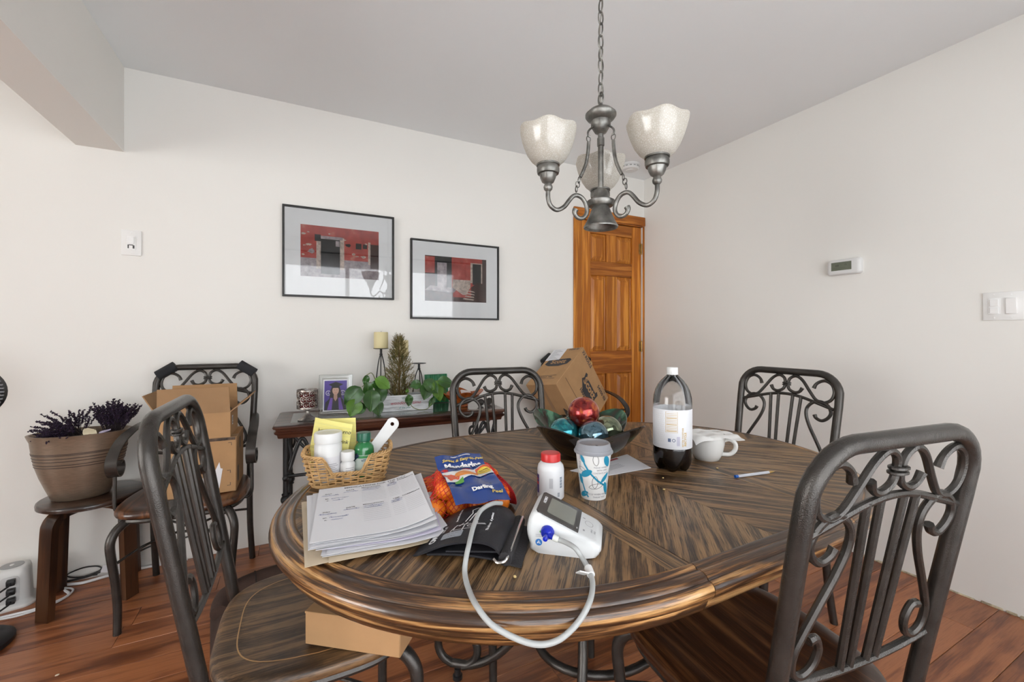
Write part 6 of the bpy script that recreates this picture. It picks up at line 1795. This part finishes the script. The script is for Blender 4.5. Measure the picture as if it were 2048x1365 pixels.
obj('lettering', cupw(join(*[xf(txt_geo(s_, .0052, .0001), T(x, y_, 0)) for s_, x, y_ in (('PLEASE HANDLE', .020, .082), ('WITH CARE', .022, .075), ('CONTENTS HOT', .018, .068), ('RECYCLE WHERE POSSIBLE', .010, .016), ('THANK YOU', .014, .009))], xf(txt_geo('drink well', .0095, .0002, .3), T(-.037, .092, 0, rz=PI / 2)))), M_GINK, t)

# ---- envelope slip under the bowl
e = obj('paper_slip', xf(prism([(-1.906, -1.664), (-1.640, -1.610), (-1.676, -1.752), (-1.86, -1.748)], 0, .0012), T(0, 0, TS)), M_PAPER)
tag(e, 'white printed envelope slip lying half under the glass bowl', 'paper')
e2 = obj('printed_stripe', poly([(-1.84, -1.655), (-1.70, -1.628), (-1.702, -1.640), (-1.842, -1.667)], TS + .0016), mat('stripe_red', (0.38, 0.05, 0.06), .6), e)
obj('printed_text', join(*[poly([(-1.80, -1.690 - .008 * k), (-1.735, -1.678 - .008 * k), (-1.735, -1.680 - .008 * k), (-1.80, -1.692 - .008 * k)], TS + .0016) for k in range(4)]), M_GINK, e)

# ---- art glass bowl and mercury glass balls
BW = spot(.238, 1.405, TS)
t = thing('art_glass_bowl', 'square brown and green art glass bowl with upturned corners', 'bowl', BW, YAW - PI / 2)
def bowl_glass():
    m, nt, b = _new('marbled_glass'); N, L = nt.nodes, nt.links
    tc = N.new('ShaderNodeTexCoord'); mp = N.new('ShaderNodeMapping'); mp.inputs['Scale'].default_value = (9, 9, 5); L.new(tc.outputs['Object'], mp.inputs[0])
    nz = N.new('ShaderNodeTexNoise'); nz.inputs['Scale'].default_value = 1; nz.inputs['Detail'].default_value = 7; nz.inputs['Distortion'].default_value = 2.2; L.new(mp.outputs[0], nz.inputs['Vector'])
    sp = N.new('ShaderNodeSeparateXYZ'); L.new(tc.outputs['Object'], sp.inputs[0])
    ad = N.new('ShaderNodeMath'); ad.operation = 'MULTIPLY_ADD'; ad.inputs[1].default_value = .75; L.new(sp.outputs[1], ad.inputs[0]); L.new(nz.outputs[0], ad.inputs[2])
    rp = N.new('ShaderNodeValToRGB'); e = rp.color_ramp.elements
    e[0].position = .40; e[0].color = (0.010, 0.006, 0.004, 1); e[1].position = .72; e[1].color = (0.10, 0.26, 0.15, 1)
    q = e.new(.50); q.color = (0.035, 0.016, 0.008, 1); q = e.new(.58); q.color = (0.012, 0.045, 0.024, 1); q = e.new(.66); q.color = (0.035, 0.14, 0.075, 1)
    L.new(ad.outputs[0], rp.inputs[0]); L.new(rp.outputs[0], b.inputs['Base Color'])
    b.inputs['Roughness'].default_value = .10; b.inputs['Coat Weight'].default_value = .15; b.inputs['Specular IOR Level'].default_value = .5
    return m
M_BOWL = bowl_glass()
def bowl_mod(q, z, a, j):
    f = min(1, max(0, (z - .01) / .075))
    c4 = -math.cos(4 * a)               # +1 at the corners
    k = 1 + f * (.19 * c4 + .05 * c4 * abs(c4))
    return q * k, f * f * .024 * c4
obj('glass', lathe([(0, .004), (.050, .0), (.062, .003), (.086, .012), (.116, .034), (.140, .060), (.156, .082), (.167, .099), (.170, .101), (.167, .104), (.152, .086), (.135, .064), (.110, .040), (.080, .018), (.055, .010), (0, .009)], 96, mod=bowl_mod), M_BOWL, t, ang=60)
def ball_mat(nm, c1, c2, c3, rough=.12, metal=.75):
    m, nt, b = _new(nm); N, L = nt.nodes, nt.links
    tc = N.new('ShaderNodeTexCoord'); nz = N.new('ShaderNodeTexNoise'); nz.inputs['Scale'].default_value = 32; nz.inputs['Detail'].default_value = 6; nz.inputs['Distortion'].default_value = 1.5
    L.new(tc.outputs['Object'], nz.inputs['Vector'])
    rp = N.new('ShaderNodeValToRGB'); e = rp.color_ramp.elements
    e[0].position = .36; e[0].color = (*c1, 1); e[1].position = .68; e[1].color = (*c3, 1); q = e.new(.52); q.color = (*c2, 1)
    L.new(nz.outputs[0], rp.inputs[0]); L.new(rp.outputs[0], b.inputs['Base Color'])
    b.inputs['Roughness'].default_value = rough; b.inputs['Metallic'].default_value = metal; b.inputs['Coat Weight'].default_value = .6; b.inputs['Coat Roughness'].default_value = .04
    return m
BALLS = [('copper red mercury glass ball on top of the others in the bowl', .236, 1.410, .8900, .0520, ball_mat('ball_copper', (0.16, 0.008, 0.012), (0.36, 0.030, 0.020), (0.62, 0.20, 0.04), .22)),
         ('bright teal mercury glass ball at the left of the bowl', .168, 1.388, .8270, .0490, ball_mat('ball_teal', (0.004, 0.13, 0.17), (0.010, 0.26, 0.29), (0.20, 0.42, 0.38), .16)),
         ('slate blue mercury glass ball at the front of the bowl', .256, 1.352, .8270, .0490, ball_mat('ball_slate', (0.05, 0.11, 0.15), (0.10, 0.19, 0.24), (0.17, 0.27, 0.32), .07)),
         ('pale olive green mercury glass ball at the right of the bowl', .318, 1.428, .8270, .0490, ball_mat('ball_olive', (0.10, 0.13, 0.08), (0.20, 0.24, 0.15), (0.34, 0.36, 0.22), .07)),
         ('dark sea green mercury glass ball hidden at the back of the bowl', .222, 1.480, .8270, .0480, ball_mat('ball_sea', (0.02, 0.09, 0.07), (0.04, 0.16, 0.12), (0.10, 0.25, 0.18), .1))]
for i, (lb, la, dp, z_, r, m_) in enumerate(BALLS):
    o = obj('decorative_ball', sphere(r, 40, 24), m_, loc=spot(la, dp, z_), ang=90, rot=(i, i * 2, 0)); tag(o, lb, 'ball', 'mercury glass balls in the bowl')

# ---- cola bottle
t = thing('soda_bottle', 'large clear soda bottle with white label and dark cola left inside', 'bottle', spot(.4765, 1.272, TS), facing(spot(.4765, 1.272, TS)))
def petal_mod(q, z, a, j):
    f = max(0, 1 - z / .055)
    return q * (1 - .10 * f * (1 - abs(math.cos(2.5 * a)) ** .7)), .016 * f * (1 - abs(math.cos(2.5 * a))) ** 1.2 if z < .03 else 0
BP = [(.010, .010), (.030, .001), (.040, .0), (.047, .008), (.0525, .022), (.0545, .040), (.0548, .060), (.0545, .066), (.0542, .070), (.0542, .180), (.0548, .188), (.0548, .200), (.0530, .216), (.0485, .233), (.0410, .249), (.0315, .262), (.0225, .271), (.0160, .277), (.0140, .281), (.0138, .286)]
M_PET = thin_glass('clear_pet', (0.97, 0.97, 0.96), 1.3, .03)
obj('shell', lathe(BP + [(.0132, .286), (.0134, .281), (.0158, .276)], 60, mod=petal_mod), M_PET, t, ang=80)
LIQ = [(.0, .010), (.028, .003), (.0385, .002), (.0455, .010), (.0510, .023), (.0530, .040), (.0533, .060), (.0530, .078), (0, .078)]
obj('cola', lathe(LIQ, 60, mod=petal_mod), mat('cola_liquid', (0.006, 0.003, 0.003), .08, spec=.7), t, ang=80)
obj('label', lathe([(.0547, .069), (.0551, .070), (.0551, .180), (.0547, .181), (.0540, .180), (.0540, .070), (.0547, .069)], 60), mat('bottle_label', (0.66, 0.665, 0.69), .4), t)
def bw(g, a=0): return wrap(dense(g, .005), .0554, .070, a)
obj('printed_panel', bw(join(*[poly(R4(-.016, .012, .050 + .0046 * k, .050 + .0046 * k + (.0012 if k % 4 else .0024))) for k in range(12)], line2(R4(-.018, .014, .047, .106), .0006, True))), mat('gold_print', (0.52, 0.36, 0.13), .5), t)
dots = MB()
for r_ in range(14):
    for c_ in range(5): dots.add(poly(circ(.0007, 6, -.050 + .006 * c_ + .003 * (r_ % 2), .02 + .006 * r_)))
obj('dot_pattern', bw(dots.geo()), mat('faded_gold', (0.50, 0.44, 0.33), .5), t)
obj('lettering', bw(join(xf(txt_geo('BETTER TOGETHER', .0062, .0002), T(.030, .034, 0, rz=PI / 2)), xf(txt_geo('RECYCLE', .0095, .0004), T(.038, .028, 0, rz=PI / 2)))), MATS['gold_print'], t)
obj('marks', bw(join(poly(R4(-.012, -.004, .020, .030)), line2([(.004 + .004 * math.cos(a), .025 + .004 * math.sin(a)) for a in [k * PI / 6 for k in range(12)]], .0008, True))), mat('mark_slate', (0.09, 0.12, 0.20), .5), t)
obj('barcode', bw(join(*[poly(R4(.012, .021, .010 + .0022 * k, .0112 + .0022 * k)) for k in range(12)])), mat('mark_lilac', (0.34, 0.32, 0.46), .5), t)
obj('cap', lathe([(.0155, .2785), (.0165, .280), (.0165, .2825), (.0155, .2835), (.0158, .2845), (.0158, .298), (.0145, .300), (0, .300)], 48, mod=lambda q, z, a, j: (q * (1 + .014 * math.cos(36 * a)) if 4 <= j <= 5 else q, 0)), M_WHITE, t)

# ---- mug with napkin
MG = spot(.622, 1.368, TS)
t = thing('mug', 'wide white ceramic mug covered by a paper napkin', 'mug', MG)
M_CER = mat('white_ceramic', (0.66, 0.655, 0.63), .22, coat=.3)
obj('body', lathe([(0, .004), (.032, .002), (.034, 0), (.037, .002), (.046, .020), (.052, .050), (.0545, .076), (.0545, .080), (.0520, .080), (.049, .050), (.043, .022), (.034, .008), (0, .007)], 48), M_CER, t)
hv = RGT * .96 + FWD * -.28
obj('handle', tube(cr([hv * .050 + Vector((0, 0, .062)), hv * .066 + Vector((0, 0, .066)), hv * .082 + Vector((0, 0, .055)), hv * .083 + Vector((0, 0, .036)), hv * .068 + Vector((0, 0, .020)), hv * .044 + Vector((0, 0, .018))], 6), .0068, 10), M_CER, t)
def nap(u, v):
    x = (u - .5) * .150 + .014; y_ = (v - .5) * .125
    r = math.hypot(x, y_)
    z_ = .0825
    if r > .056: z_ -= (r - .056) * (.75 if x < .02 else .28)
    z_ += .0025 * math.sin(u * 13 + v * 4) + .0016 * math.sin(v * 19 - u * 5)
    if x > .05: z_ += (x - .05) * .12
    p = RGT * x + FWD * y_
    return (p.x, p.y, z_)
o = obj('napkin', sheet(nap, 30, 24, .0008), mat('napkin_paper', (0.72, 0.71, 0.69), .9, bump=.15, bscale=160), loc=MG)
tag(o, 'crumpled white paper napkin draped over the mug', 'napkin')
# ---- ballpoint pen
t = thing('ballpoint_pen', 'clear ballpoint pen with blue end cap on the table', 'pen', (-1.532, -1.924, TS + .0042), rot=(0, PI / 2, math.atan2(-.022, .137)))
obj('barrel', tube([(0, 0, .004), (0, 0, .118)], .0040, 6), mat('pen_clear', (0.52, 0.54, 0.58), .2), t)
obj('end_plug', tube([(0, 0, -.003), (0, 0, .006)], .0043, 10), mat('pen_blue', (0.01, 0.10, 0.42), .3), t)
obj('tip', lathe([(.0036, .118), (.0026, .128), (.0010, .138), (.0004, .140)], 10), M_BRASS, t)
# crumbs
M_CRUMB = mat('crumb', (0.60, 0.45, 0.20), .9)
for i, (x, y_) in enumerate(((-1.505, -1.845), (-1.780, -1.900), (-1.715, -1.835), (-2.300, -2.075))):
    o = obj('crumb', xf(sphere(.0028, 7, 5), T(s=(1, 1.3, .7))), M_CRUMB, loc=(x, y_, TS + .0018), rot=(0, 0, i)); tag(o, 'tiny food crumb on the table top', 'crumb', 'crumbs on the table')
for i, (x, y_) in enumerate(((-3.02, -1.02), (-2.93, -1.22), (-3.33, -0.72))):
    o = obj('crumb', xf(sphere(.004, 7, 5), T(s=(1, 1.5, .6))), mat('pale_crumb', (0.66, 0.55, 0.42), .9), loc=(x, y_, .0022), rot=(0, 0, i)); tag(o, 'tiny pale crumb on the floor boards', 'crumb', 'crumbs on the floor')
